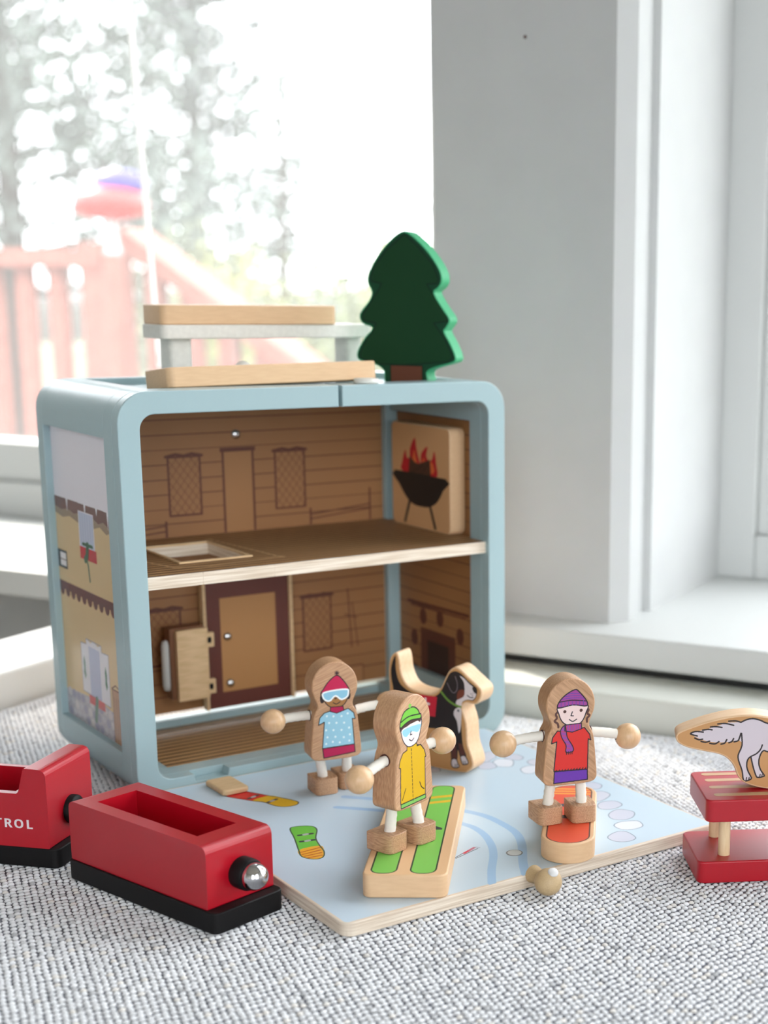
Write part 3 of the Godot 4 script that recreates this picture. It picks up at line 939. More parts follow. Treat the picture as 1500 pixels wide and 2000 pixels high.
func left_print() -> Cv:
	# (z, y) of the printed left side, seen from outside with the back at the left
	var c := Cv.new(-123.5, 19.5, -21, 206.5, 5.0, Color8(236, 232, 240))
	var tan_ := Color8(212, 184, 138)
	c.rect(-124, 19, -20, 156, tan_)
	c.poly(V([-124, 163, -20, 162.5, -20, 154, -27, 155.5, -33, 153.6, -42, 156, -50, 154.2, -60, 156.6, -70, 155, -80, 157, -90, 155.4, -101, 157.2, -112, 155.6, -124, 157]), Color8(112, 74, 66))
	c.poly(V([-124, 157, -112, 155.6, -101, 157.2, -90, 155.4, -80, 157, -70, 155, -60, 156.6, -50, 154.2, -42, 156, -33, 153.6, -20, 154, -20, 150, -30, 151.5, -38, 149.5, -48, 152.5, -58, 150.4, -70, 152.6, -84, 150.8, -98, 153, -110, 151, -124, 153]), Color8(150, 128, 104))
	for p in [[-101.4, 155.0], [-71.2, 155.5], [-34.5, 152.0], [-52, 158.5]]:
		c.poly(V([p[0] - 1.4, 163, p[0] + 1.4, 163, p[0], p[1]]), Color8(240, 240, 246))
	c.rect(-82.6, 131, -58.6, 158, Color8(196, 202, 222))
	for i in 6:
		c.rect(-80.5 + i * 4, 131, -79.6 + i * 4, 158, Color8(176, 184, 210))
	c.line(V([-82.6, 137, -82.6, 158, -58.6, 158, -58.6, 137]), 0.8, Color8(238, 238, 244))
	c.rect(-83, 130, -56, 137.2, Color8(190, 34, 46))
	c.line(V([-70, 139, -72, 132, -75, 130]), 4.5, Color8(44, 92, 60))
	c.line(V([-78, 139, -62, 139]), 2.0, Color8(44, 92, 60))
	c.line(V([-73, 132, -70.5, 126, -69.4, 118]), 2.0, Color8(44, 92, 60))
	c.rect(-123, 119.2, -107, 130.2, Color8(34, 26, 30))
	c.rect(-119, 120.6, -109, 128.8, Color8(236, 232, 232))
	c.line(V([-119, 124.6, -109, 124.6]), 0.7, Color8(120, 90, 80))
	c.disc(Vector2(-28.5, 123), 5.0, Color8(150, 96, 66), 5.6)
	for i in 11:
		c.disc(Vector2(-119 + i * 9.4, 106.2), 3.9, Color8(104, 54, 50), 4.2)
	c.rect(-124, 106, -20, 111, Color8(104, 54, 50))
	# stone footing
	c.poly(V([-124, 19, -44, 19, -44, 44, -60, 45.5, -84, 45, -108, 43.5, -124, 42]), Color8(176, 170, 176))
	var r := RandomNumberGenerator.new()
	r.seed = 11
	for row in 4:
		for i in 11:
			var p := Vector2(-121 + i * 7.6 + (row & 1) * 3.6, 23 + row * 6.1)
			var k := r.randf()
			c.disc(p, 3.5, Color8(150, 146, 164) if k < 0.3 else Color8(205, 198, 198) if k < 0.7 else Color8(188, 182, 190), 2.75)
			if k > 0.5:
				c.line(V([p.x - 3.5, p.y, p.x, p.y - 2.75, p.x + 3.5, p.y]), 0.35, Color8(128, 122, 130))
	# shuttered window with flowers
	c.poly(V([-92.7, 47.2, -92.7, 77.2, -83, 77.8, -83, 81, -76, 79.6, -70, 81.6, -64, 79.6, -58, 81, -58, 77.2, -47, 77.6, -47, 46.2]), Color8(226, 224, 230))
	c.line(V([-92.7, 47.2, -92.7, 77.2, -83, 77.8, -83, 81, -58, 81, -58, 77.2, -47, 77.6, -47, 46.2]), 0.5, Color8(140, 140, 150), true)
	c.rect(-79.5, 47, -61.5, 77, Color8(186, 190, 214))
	for i in 6:
		c.rect(-78.5 + i * 3, 47, -77.7 + i * 3, 77, Color8(168, 174, 204))
	for x in [-88.0, -52.5]:
		c.poly(V([x, 55, x - 2, 59, x - 1.2, 62, x - 1.6, 66, x, 70, x + 1.6, 65, x + 1.2, 61, x + 2, 58]), Color8(60, 112, 84))
	c.rect(-83, 41.2, -57, 46.6, Color8(200, 70, 70))
	c.line(V([-70, 46, -72, 38, -73.5, 33]), 4.6, Color8(78, 112, 90))
	# crate at the right
	c.rect(-43.5, 20, -27, 58.5, Color8(182, 140, 108))
	c.line(V([-43.5, 20, -43.5, 58.5, -27, 58.5, -27, 20]), 0.7, Color8(112, 74, 60))
	c.line(V([-44.4, 58.6, -38, 61.5, -26.4, 58.8]), 0.8, Color8(112, 74, 60))
	for i in 5:
		c.line(V([-41 + i * 3.2, 20, -41 + i * 3.2, 54]), 0.45, Color8(128, 88, 70))
	return c

# ---------------------------------------------------------------- things on the roof
func plank_block(called: String, label: String, w: float, l: float, t: float, group := "") -> Node3D:
	var o := thing(called, label, "toy block", Vector3.ZERO, 0.0, group)
	put("plank", slab(rr(-l / 2, -w / 2, l / 2, w / 2, 4.5, 6), t, 0.9, null, t, true)[0], M.plain_wood, o).rotation.x = -PI / 2
	return o

func build_roof_toys() -> void:
	var g := "plain wooden planks on the roof"
	var p1 := plank_block("wooden_plank", "plain tan wooden plank leaning along the front edge of the roof", 37, 133, 11.4, g)
	p1.transform = Transform3D(Basis(Vector3(0, 0, 1), 0.012) * Basis(Vector3(1, 0, 0), -0.105) , Vector3(0.1055, 0.2305, -0.0405))
	var p2 := plank_block("wooden_plank", "shorter tan wooden plank lying on the white bench", 34, 116, 11.7, g)
	p2.transform = Transform3D(Basis(Vector3.UP, -0.03), Vector3(0.1225, 0.26435, -0.106))
	var b := thing("toy_bench", "greyish white wooden toy bench standing at the back of the roof", "toy bench", Vector3(0.135, 0.2278, -0.106))
	put("seat", slab(rr(-71.5, -17, 71.5, 17, 4, 5), 8.4, 0.9, null, 36.5, true)[0], M.bench, b).rotation.x = -PI / 2
	for x in [-56.5, 62.0]:
		put("leg", slab(rr(-7.2 if x < 0 else -6.0, -9, 7.2 if x < 0 else 6.0, 9, 3, 5), 28.1, 0.4, null, 28.1, true)[0], M.bench, b, Vector3(x * MM, 0, 0), Vector3(-PI / 2, 0, 0))
	var pg := thing("wooden_peg", "small pale round-headed peg behind the leaning plank", "peg", Vector3(0.1075, 0.2278, -0.074))
	put("shaft", lathe(V([0, 0, 3.4, 0, 3.4, 4, 2.6, 6.2]), 16), M.bench, pg)
	put("head", lathe(ballprof(5.2, 10.2, -60), 18), M.bench, pg)
	var dc := thing("wooden_disc", "thin pale wooden disc under the right end of the leaning plank", "disc", Vector3(0.158, 0.2318, -0.0125))
	put("disc", lathe(V([0, 0, 7.2, 0, 7.5, 0.4, 7.5, 2.4, 7.1, 2.8, 0, 2.8]), 20), M.bench, dc)
	# ---- tree
	var out := V([1.5, 94.3, 9.3, 89.8, 17.8, 81.4, 24.8, 71.0, 25.9, 64.2, 23.4, 60.0, 20.8, 57.1, 26.0, 48.6, 30.9, 41.2, 28.6, 36.2, 27.3, 33.6, 31.5, 26.1, 34.6, 18.1, 32.4, 14.6, 21.2, 11.4, 15.4, 8.2, 14.6, 0.0, -11.2, 0.0, -13.9, 8.6, -19.7, 12.6, -30.4, 15.0, -31.6, 20.5, -26.7, 28.9, -21.4, 35.2, -27.6, 37.8, -29.5, 43.7, -23.2, 51.8, -21.0, 57.2, -23.7, 63.2, -22.1, 70.5, -15.3, 81.1, -6.4, 90.4])
	out = smooth(out, true, 3)
	var c := Cv.new(-33, -1, 36, 96, 8.0, Color8(16, 60, 38))
	var dk := Color8(10, 36, 24)
	var t := V([1.5, 92.4, 10.3, 85, 20.0, 74.2, 23.4, 65.7, 22.3, 62.9, 15.7, 62.6, 21.5, 53.8, 27.8, 44.7, 29.0, 40.2, 20.1, 38.9, 26.8, 30.0, 32.6, 18.2, 29.2, 15.4, 0.9, 13.0, -19.7, 13.0, -29.4, 16.4, -29.4, 19.6, -25.6, 27.2, -19.8, 34.4, -18.4, 38.2, -26.6, 39.9, -27.0, 43.4, -21.8, 51.0, -16.6, 58.0, -14.2, 62.6, -21.0, 63.9, -21.2, 66.5, -18.9, 72.5, -10.9, 82.5])
	c.poly(t, Color8(16, 56, 30))
	c.line(t, 0.8, dk, true)
	c.rect(-9.2, -1, 12.2, 12.6, Color8(98, 58, 42))
	c.line(V([-9.2, -1, -9.2, 12.6, 12.2, 12.6, 12.2, -1]), 0.7, dk)
	var tr := thing("toy_tree", "flat dark green wooden fir tree with bright green edges on the roof", "toy tree", Vector3(0.1993, 0.2278, -0.0376), -deg_to_rad(52))
	var tm := slab(out, 14.4, 0.9, c)
	put("body", tm[0], M.greenside, tr)
	var tf := print_mat(c, 0.6)
	tf.metallic_specular = 0.3
	put("printed_face", tm[1], tf, tr)

# ---------------------------------------------------------------- board on the cushion
func build_board() -> void:
	var c := Cv.new(7, -228, 233, 0, 5.0, Color8(196, 215, 229))
	# canvas y is -z
	var P := func(a: Array) -> PackedVector2Array:
		var q := PackedVector2Array()
		for i in range(0, a.size(), 2):
			q.append(Vector2(a[i], -a[i + 1]))
		return q
	c.line(V([7.5, -227, 232.5, -227, 232.5, -1, 7.5, -1]), 2.2, Color8(226, 206, 184), true)
	# ski tracks
	var trk := Color8(160, 194, 226)
	c.line(smooth(P.call([92.2, 70.9, 110, 92, 124, 112, 133.6, 130.1, 138.6, 144, 139.2, 159.3, 137.2, 175.4, 129.9, 191.3, 116.3, 211.7, 108, 226]), false), 4.6, trk)
	c.line(smooth(P.call([80, 84, 100.2, 107, 115, 130, 121.6, 146.5, 123.5, 156, 121.9, 168.6, 116.3, 183.5, 108.8, 196.3, 97.6, 211.4, 88, 226]), false), 4.2, trk)
	# printed snowboard: red and yellow
	var sb1 := smooth(P.call([38.5, 28.9, 43.0, 25.0, 49.5, 27.6, 58.6, 44.5, 64.2, 55.0, 66.9, 63.4, 63.6, 67.4, 57.6, 66.9, 53.7, 62.3, 51.3, 53.2, 46.9, 46.9, 39.4, 33.9]))
	c.poly(sb1, Color8(210, 32, 36))
	c.poly(smooth(P.call([58.6, 44.5, 64.2, 55.0, 66.9, 63.4, 63.6, 67.4, 57.6, 66.9, 53.7, 62.3, 51.3, 53.2, 46.9, 46.9]), true, 4), Color8(226, 180, 40))
	c.line(sb1, 0.7, Color8(70, 60, 66), true)
	for b in [[50.5, 41.0], [56.0, 53.5]]:
		c.line(P.call([b[0] - 3.2, b[1] + 1.2, b[0] + 3.2, b[1] - 1.2]), 2.2, Color8(70, 66, 72))
		c.line(P.call([b[0] - 0.6, b[1] + 0.3, b[0] + 0.6, b[1] - 0.3]), 2.4, Color8(170, 168, 172))
	# printed snowboard: green with stripes
	var sb2 := smooth(P.call([43.3, 101.0, 47.0, 98.5, 54.5, 102.6, 54.7, 109.2, 48.3, 120.4, 45.1, 130.3, 42.6, 140.5, 38.2, 147.2, 33.6, 146.8, 30.3, 140.3, 33.2, 130.7, 39.3, 113.8]))
	c.poly(sb2, Color8(108, 190, 70))
	c.poly(smooth(P.call([33.2, 131.0, 45.0, 131.5, 42.6, 140.5, 38.2, 147.2, 33.6, 146.8, 30.3, 140.3]), true, 4), Color8(232, 170, 46))
	for i in 4:
		c.line(P.call([32.0 - i * 0.2, 134.5 + i * 3.0, 43.6 - i * 1.4, 134.0 + i * 3.4]), 1.1, Color8(196, 96, 40))
	c.line(sb2, 0.7, Color8(66, 90, 70), true)
	for b in [[46.4, 112.5], [43.0, 121.5]]:
		c.line(P.call([b[0] - 3.4, b[1] - 0.8, b[0] + 3.4, b[1] + 0.8]), 2.2, Color8(62, 70, 72))
		c.line(P.call([b[0] - 0.6, b[1], b[0] + 0.6, b[1]]), 2.6, Color8(170, 172, 172))
	# printed ski poles
	c.line(P.call([90.9, 187.3, 100, 183.2]), 0.5, Color8(50, 50, 70))
	c.line(P.call([91.5, 187.9, 108.5, 182.6]), 0.5, Color8(50, 50, 70))
	c.line(P.call([99, 184.2, 107.5, 180.6]), 1.6, Color8(206, 40, 70))
	c.line(P.call([103, 182.4, 108.6, 180.4, 109.8, 182.4]), 0.6, Color8(150, 150, 165))
	# ring of printed stones
	var stones := [[194.7, 181.7, 201.8, 178.1, 206.1, 179.4, 208.7, 186.4, 203.4, 192.4, 196.5, 193.4, 192.0, 188.5], [186.3, 197.1, 191.7, 194.6, 197.3, 196.1, 201.4, 199.6, 198.4, 206.8, 191.0, 207.7, 185.8, 204.0], [173.4, 208.3, 180.8, 205.5, 184.9, 206.9, 185.9, 211.2, 183.8, 218.8, 177.7, 220.4, 172.8, 217.4, 171.4, 212.8], [212.8, 146.9, 216.6, 149.2, 215.9, 156.2, 206.5, 161.1, 202.4, 159.3, 203, 150], [198.6, 166.8, 204.3, 163.0, 211.5, 165.8, 210.9, 173.4, 202.6, 176.0, 197.0, 172.4],
		[195.7, 66.3, 202.2, 62.9, 207.5, 69.0, 204.7, 75.5, 199.1, 80.0, 192.9, 74.1], [183.5, 68.8, 190.5, 63.9, 195.1, 65.8, 192.6, 75.3, 186.9, 76.8, 182.4, 73.6], [202.1, 47.6, 207.6, 48.6, 204, 58, 199.9, 60.7, 192.3, 63.8, 194, 54], [206.7, 62.6, 215.4, 60.1, 216.7, 68.3, 212.1, 72.3, 207.5, 69.0], [201.6, 87.3, 207.7, 84.7, 213, 87, 211, 94, 203.3, 98.2, 198.9, 94.9], [158.8, 53.9, 162.8, 55.3, 160.9, 62.3, 156.4, 61.7, 155.3, 59.6],
		[213, 78, 219, 76, 222, 82, 217, 88, 212, 85], [216, 96, 222, 94, 225, 101, 220, 107, 214, 103], [218, 116, 224, 114, 226, 122, 220, 127, 215, 122], [215, 133, 221, 131, 223, 139, 217, 144, 212, 139], [170, 60, 176, 58, 180, 64, 176, 70, 169, 67]]
	var cols := [Color8(200, 204, 220), Color8(222, 226, 236), Color8(200, 204, 220), Color8(206, 208, 222)]
	for i in stones.size():
		var q := smooth(P.call(stones[i]), true, 4)
		c.poly(q, cols[i % 4])
		c.line(q, 0.6, Color8(128, 146, 164), true)
	var b := thing("snow_board_panel", "pale blue printed plywood panel lying flat in front of the toy house", "toy panel", Vector3.ZERO)
	var m := slab(rr(7.2, -227.4, 232.6, -0.6, 6.0, 6), 7.0, 0.6, c, 7.0)
	var lay := Transform3D(Basis(Vector3(1, 0, 0), Vector3(0, 0, -1), Vector3(0, 1, 0)), Vector3.ZERO)
	put("plywood", m[0], M.board_ply, b).transform = lay
	put("printed_face", m[1], print_mat(c, 0.32), b).transform = lay
	put("inlay_ring", lathe(V([0, 0, 4.3, 0, 4.3, 0.12, 0, 0.12]), 24), mat(Color(0.52, 0.52, 0.52), 0.6), b, Vector3(0.1199, 0.007, 0.199))
	put("magnet_inlay", lathe(V([0, 0, 3.6, 0, 3.6, 0.25, 3.2, 0.35, 0, 0.35]), 20), M.white, b, Vector3(0.1199, 0.007, 0.199))
	var kn := put("door_knob", lathe(PackedVector2Array([Vector2(0, 0), Vector2(4.6, 0), Vector2(4.4, 2), Vector2(3.4, 5), Vector2(3.7, 7)]) + ballprof(6.8, 12.8, -56), 22), M.knob, b, Vector3(0.1115, 0.0068, 0.2272), Vector3(PI / 2, 0, 0))
	put("magnet_tip", lathe(V([2.7, 0, 2.5, 0.5, 1.8, 0.8, 0, 0.9]), 18), M.silver, kn, Vector3(0.0006, 0.0160, -0.0058), Vector3(-1.0, 0, 0.1))
	var tb := thing("hinge_tab", "small beige rounded tab lying at the front sill of the toy house", "tab", Vector3(0.0445, 0.0071, 0.0195), 0.02)
	put("tab", slab(rr(-8, -12.5, 8, 12.5, 2.5, 5), 3.4, 1.2, null, 3.4, true)[0], M.pale, tb).rotation.x = -PI / 2

# ---------------------------------------------------------------- ski and snowboard blocks, peg figures
func stripe(c: Cv, xa: float, ya: float, xb: float, yb: float, w: float, col: Color) -> void:
	c.line(V([xa, ya, xb, yb]), w, col)

func build_blocks_and_figures() -> void:
	# ski block: local x across, canvas y = -z(local) so that y grows towards the far end
	var c := Cv.new(-21, -1, 21, 134, 8.0, Color8(226, 184, 140))
	for x in [-10.4, 8.2]:
		var o := rr(x - 6.0, 2.4, x + 6.0, 131.0, 5.0, 5)
		c.poly(o, Color8(124, 196, 84))
		for y in [100.0, 108.5]:
			c.poly(V([x - 5.9, y + 0.5, x + 5.9, y + 4.5, x + 5.9, y + 8.2, x - 5.9, y + 4.2]), Color8(226, 184, 44))
		c.line(o, 0.75, Color8(44, 66, 44), true)
		c.poly(V([x - 4.4, 64, x, 67.5, x + 4.4, 64, x + 4.4, 61.5, x - 4.4, 61.5]), Color8(56, 64, 60))
	var yaw := -0.6396
	var k := thing("ski_block", "tan block printed with two green skis under the yellow-jacket figure", "toy block", Vector3(0.0445, 0.0071, 0.2172), yaw)
	var m := slab(rr(-20.1, 0, 20.1, 132.4, 4.5, 6), 11.6, 0.9, c, 11.6)
	for q in [["block", m[0], M.plain_wood], ["printed_face", m[1], print_mat(c, 0.42)]]:
		put(q[0], q[1], q[2], k).rotation.x = -PI / 2
	var d := Cv.new(-15, -1, 15, 95, 8.0, Color8(226, 184, 140))
	var o2 := rr(-10.9, 1.6, 10.9, 91.0, 10.5, 8)
	d.poly(o2, Color8(226, 82, 50))
	for y in [76.0, 80.0, 84.0]:
		d.rect(-10.9, y, 10.9, y + 2.2, Color8(240, 160, 60))
	d.line(o2, 0.7, Color8(90, 50, 44), true)
	for y in [40.0, 58.0]:
		d.disc(Vector2(0, y), 7.5, Color8(70, 60, 70), 2.8)
	var s := thing("snowboard_block", "round-ended tan block printed with an orange snowboard under the red-jumper figure", "toy block", Vector3(0.132, 0.0071, 0.2277), -0.672)
	var ms := slab(rr(-13.7, 0, 13.7, 93, 13.6, 9), 10.9, 0.9, d, 10.9)
	for q in [["block", ms[0], M.plain_wood], ["printed_face", ms[1], print_mat(d, 0.42)]]:
		put(q[0], q[1], q[2], s).rotation.x = -PI / 2
	figure("wooden peg figure with a crimson hat, blue dotted shirt and ski goggles", print_one(), Vector3(0.0907, 0.0071, 0.0608), -0.1932, [[-4.6, -4.6, 0.05], [11.0, -9.6, 0.1]], [[-34.0, 46.6, 2.0], [33.5, 48.6, -1.0]])
	figure("wooden peg figure with a green hat and yellow jacket on the ski block", print_two(), Vector3(0.0645, 0.0188, 0.1829), 0.337, [[-7.9, -3.0, -0.05], [10.2, 0.6, -0.1]], [[-34.0, 43.6, 2.5], [27.5, 47.6, 3.0]])
	figure("wooden peg figure with a purple hat, striped scarf and red jumper", print_three(), Vector3(0.1517, 0.0181, 0.1996), -0.307, [[-9.5, -2.6, 0.1], [8.6, -0.4, -0.05]], [[-34.2, 45.2, 1.5], [33.2, 43.4, 2.5]])

func fig_canvas(lo: Color, hi: Color, ang: float, fx: float, fy: float) -> Cv:
	var c := Cv.new(-16, 20, 16, 80, 11.0, lo)
	woodfill(c, lo, hi, ang, fx, fy)
	return c

const INK := Color(0.10, 0.08, 0.13)
func print_one() -> Cv:
	var c := fig_canvas(Color(0.67, 0.51, 0.39), Color(0.79, 0.635, 0.50), 0.35, 0.05, 1.1)
	c.poly(smooth(V([-7.1, 61, -8.6, 58.8, -8.2, 55.5, -6.4, 56]), true, 3), Color8(30, 20, 22))
	c.poly(smooth(V([7.4, 61.3, 8.9, 58.4, 8.1, 55.9, 6.6, 57]), true, 3), Color8(30, 20, 22))
	var face := smooth(V([-7.2, 61.5, -6.6, 57.5, -4.6, 54, -1.7, 52.2, 2.4, 51.9, 5.6, 53.8, 7.4, 57.5, 7.4, 62]))
	c.poly(face, Color8(160, 112, 62)); c.line(face, 0.5, INK, true)
	var neck := V([-2.8, 52.4, 4.4, 52.3, 4.9, 49.8, 0.7, 48.6, -3.0, 50.0])
	var shirt := V([-2.8, 50.3, -6.4, 49.4, -9.0, 47.0, -9.9, 42.8, -6.5, 44.2, -8.0, 29.0, 10.5, 29.5, 9.6, 44.6, 11.3, 44.2, 10.5, 47.9, 7.4, 50.6, 4.8, 50.0, 0.7, 48.8])
	c.poly(shirt, Color8(150, 200, 222))
	for p in [[-5, 47.5], [-1.2, 47], [3.4, 46.6], [7, 47.8], [-3.8, 43.4], [0.4, 43], [4.8, 42.6], [-5.6, 39.4], [-1.4, 39], [3.2, 38.6], [7.6, 39.4], [-5, 35.2], [-0.4, 35], [4.4, 34.2], [8, 35.4], [-5.8, 31.4], [-2, 32.2], [2, 31.4], [7.6, 31.8]]:
		c.disc(Vector2(p[0], p[1]), 0.62, Color8(226, 240, 246))
	c.line(shirt, 0.5, INK, true)
	c.poly(neck, Color8(176, 14, 76)); c.line(neck, 0.45, INK, true)
	var sk := V([-7.9, 28.9, 10.5, 29.4, 10.8, 24.9, -7.4, 23.3])
	c.poly(sk, Color8(176, 14, 76)); c.line(sk, 0.55, INK, true)
	var hat := smooth(V([-7.6, 61.0, -6.4, 63.4, -3.3, 67.4, 1.3, 70.4, 4.9, 67.2, 7.4, 63.2, 7.4, 61.7, 0, 62.0]), true, 4)
	c.poly(hat, Color8(190, 16, 76)); c.line(hat, 0.55, INK, true)
	for i in 4:
		var a := PI * i / 4 + 0.3
		c.line(PackedVector2Array([Vector2(1.4, 71.6) + Vector2(cos(a), sin(a)) * 1.3, Vector2(1.4, 71.6) - Vector2(cos(a), sin(a)) * 1.3]), 0.45, Color8(40, 16, 30))
	var gog := smooth(V([-6.9, 60.7, -3.0, 61.7, 3.1, 62.0, 7.3, 61.6, 7.7, 60.0, 7.0, 57.6, 3.6, 56.3, 0.2, 58.7, -3.2, 56.1, -6.2, 57.4]))
	c.poly(gog, Color8(140, 196, 222)); c.line(gog, 0.9, Color8(240, 246, 250), true)
	c.line(smooth(V([-1.2, 54.9, 0.7, 53.9, 2.8, 55.0]), false), 0.5, INK)
	c.line(V([-0.3, 57.4, 0.2, 56.9, 0.8, 57.4]), 0.5, INK)
	return c

func print_two() -> Cv:
	var c := fig_canvas(Color(0.70, 0.54, 0.41), Color(0.83, 0.68, 0.54), 0.5, 0.05, 0.9)
	var jk := V([-4.8, 53.7, -4.9, 51.4, -7.9, 50.7, -10.1, 47.5, -11.0, 44.0, -9.8, 43.4, -10.2, 25.2, 8.5, 25.6, 8.5, 44.8, 9.4, 44.8, 8.1, 48.7, 5.5, 51.7, 2.9, 52.3, 2.1, 53.6])
	var hem := V([-10.0, 25.2, 8.6, 25.6, 8.9, 23.5, -9.9, 23.0])
	c.poly(hem, Color8(126, 190, 92)); c.line(hem, 0.45, INK, true)
	c.poly(jk, Color8(214, 172, 20)); c.line(jk, 0.5, INK, true)
	for i in 14:
		var t := i / 14.0
		c.line(V([lerpf(-1.6, -0.9, t), lerpf(51.5, 24.0, t), lerpf(-1.6, -0.9, t + 0.04), lerpf(51.5, 24.0, t + 0.04)]), 0.4, INK)
	c.line(V([-8.9, 27.1, -6.2, 32.4]), 0.45, INK)
	c.line(smooth(V([4.3, 33.0, 5.6, 30.2, 7.6, 28.6]), false), 0.5, INK)
	c.line(V([2.6, 51.9, 5.6, 51.9]), 0.5, INK)
	var face := smooth(V([-8.9, 65.5, -8.8, 60.5, -7.4, 56.4, -4.6, 53.4, -1.2, 52.7, 2.6, 54.0, 5.0, 58.0, 5.5, 65.5]))
	c.poly(face, Color8(236, 224, 224))
	c.poly(smooth(V([-9, 66.5, 5.6, 66.5, 5.3, 63.4, 3.4, 64.4, 0.5, 64.2, -3, 63.8, -6, 62.4, -8.8, 60.6]), true, 3), Color8(70, 42, 38))
	var gog := smooth(V([-8.2, 62.0, -3.7, 63.0, 5.4, 62.6, 5.4, 60.0, 3.1, 58.4, -1.2, 59.7, -5.0, 57.9, -7.7, 59.2]))
	c.poly(gog, Color8(146, 202, 228)); c.line(gog, 0.7, Color8(236, 240, 244), true)
	c.line(face, 0.5, INK, true)
	var hat := smooth(V([-9.4, 63.6, -9.3, 66.6, -6.4, 71.0, -0.4, 72.2, 3.4, 70.2, 5.0, 67.6, 5.9, 67.3, 5.4, 65.2, -1.1, 65.8, -5.6, 65.0]), true, 4)
	c.poly(hat, Color8(112, 190, 62)); c.line(hat, 0.6, INK, true)
	c.line(smooth(V([-9.0, 66.4, -3.0, 68.0, 5.6, 67.4]), false), 0.6, INK)
	c.disc(Vector2(-2.2, 73.1), 1.1, Color8(126, 190, 82))
	c.line(smooth(V([-3.0, 56.4, -1.3, 55.4, 0.3, 56.3]), false), 0.5, INK)
	c.line(V([-1.6, 60.3, -2.3, 58.6, -1.0, 58.6]), 0.45, INK)
	return c

func print_three() -> Cv:
	var c := fig_canvas(Color(0.64, 0.49, 0.36), Color(0.78, 0.62, 0.48), -0.75, 0.05, 0.55)
	var sw := V([-7.1, 51.1, -9.7, 47.7, -10.2, 44.6, -7.4, 45.4, -8.9, 29.8, 9.4, 29.3, 9.6, 45.5, 11.0, 44.8, 10.4, 47.9, 7.5, 51.7, 5.8, 51.5, 0.9, 50.0])
	c.poly(sw, Color8(206, 40, 32)); c.line(sw, 0.55, INK, true)
	var sk := V([-8.6, 29.6, 9.3, 29.2, 9.5, 23.7, -8.9, 23.2])
	c.poly(sk, Color8(100, 46, 160)); c.line(sk, 0.55, INK, true)
	for i in 11:
		c.line(V([-8.0 + i * 1.6, 29.5, -7.4 + i * 1.6, 30.3]), 0.45, INK)
	for p in [[-6.6, 61.5, -8.0, 60, -7.4, 58, -8.6, 56.4, -7.0, 55, -6.6, 53], [8.4, 62, 9.6, 61, 9.0, 59, 10.2, 58, 8.8, 56.4, 8.8, 54.6]]:
		c.line(smooth(V(p), false), 1.1, Color8(84, 50, 44))
	var face := smooth(V([-6.2, 64, -6.3, 59.8, -4.6, 55.9, -1.6, 53.6, 0.9, 53.2, 3.6, 53.5, 6.2, 55.2, 8.1, 59.2, 8.4, 64]))
	c.poly(face, Color8(228, 204, 200)); c.line(face, 0.55, INK, true)
	for x in [-3.2, 5.6]:
		c.disc(Vector2(x, 61.0), 0.85, Color8(78, 46, 40))
	c.line(V([0.9, 60.6, 0.1, 58.6, 1.5, 58.4]), 0.5, INK)
	c.line(smooth(V([-0.8, 56.7, 1.1, 55.5, 3.2, 56.5]), false), 0.5, INK)
	var hat := smooth(V([-6.7, 63.2, -6.2, 66.4, -2.6, 69.9, 2.3, 72.2, 4.8, 70.5, 8.4, 66.0, 8.5, 63.1, 1.2, 64.2]), true, 4)
	c.poly(hat, Color8(150, 60, 140)); c.line(hat, 0.6, INK, true)
	for i in 3:
		c.line(smooth(V([-4.8 + i * 1.7, 67.6 + i * 1.3, 1.2, 67.9 + i * 1.2, 6.8 - i * 1.1, 67.4 + i * 1.2]), false), 0.4, Color8(96, 60, 150))
	c.line(smooth(V([-6.2, 66.2, 0.7, 66.7, 8.3, 65.7]), false), 0.55, INK)
	for i in 7:
		c.line(V([-5.2 + i * 2.0, 64.0 + absf(i - 3) * -0.1, -5.2 + i * 2.0, 66.0]), 0.4, Color8(96, 60, 150))
	var sc := V([-3.1, 53.9, 5.8, 54.2, 6.0, 51.2, 0.9, 49.8, -3.1, 50.8])
	var tl := smooth(V([-3.1, 53.7, -5.4, 51.3, -4.7, 47.3, -2.4, 43.1, -2.4, 39.4, 1.3, 39.6, 1.3, 42.1, -1.6, 47.0, -2.3, 50.3]), true, 4)
	c.poly(tl, Color8(142, 66, 150))
	c.poly(sc, Color8(142, 66, 150))
	for i in 6:
		c.line(V([-2.2 + i * 1.4, 50.6, -2.0 + i * 1.4, 53.8]), 0.4, Color8(190, 60, 90))
	for i in 5:
		c.line(V([-5.0 + i * 0.65, 50.6 - i * 2.2, -2.0 + i * 0.4, 50.0 - i * 2.2]), 0.4, Color8(190, 60, 90))
	c.line(tl, 0.5, INK, true); c.line(sc, 0.5, INK, true)
	for i in 4:
		c.line(V([-2.1 + i * 1.0, 39.6, -2.1 + i * 1.0, 38.2]), 0.45, INK)
	return c

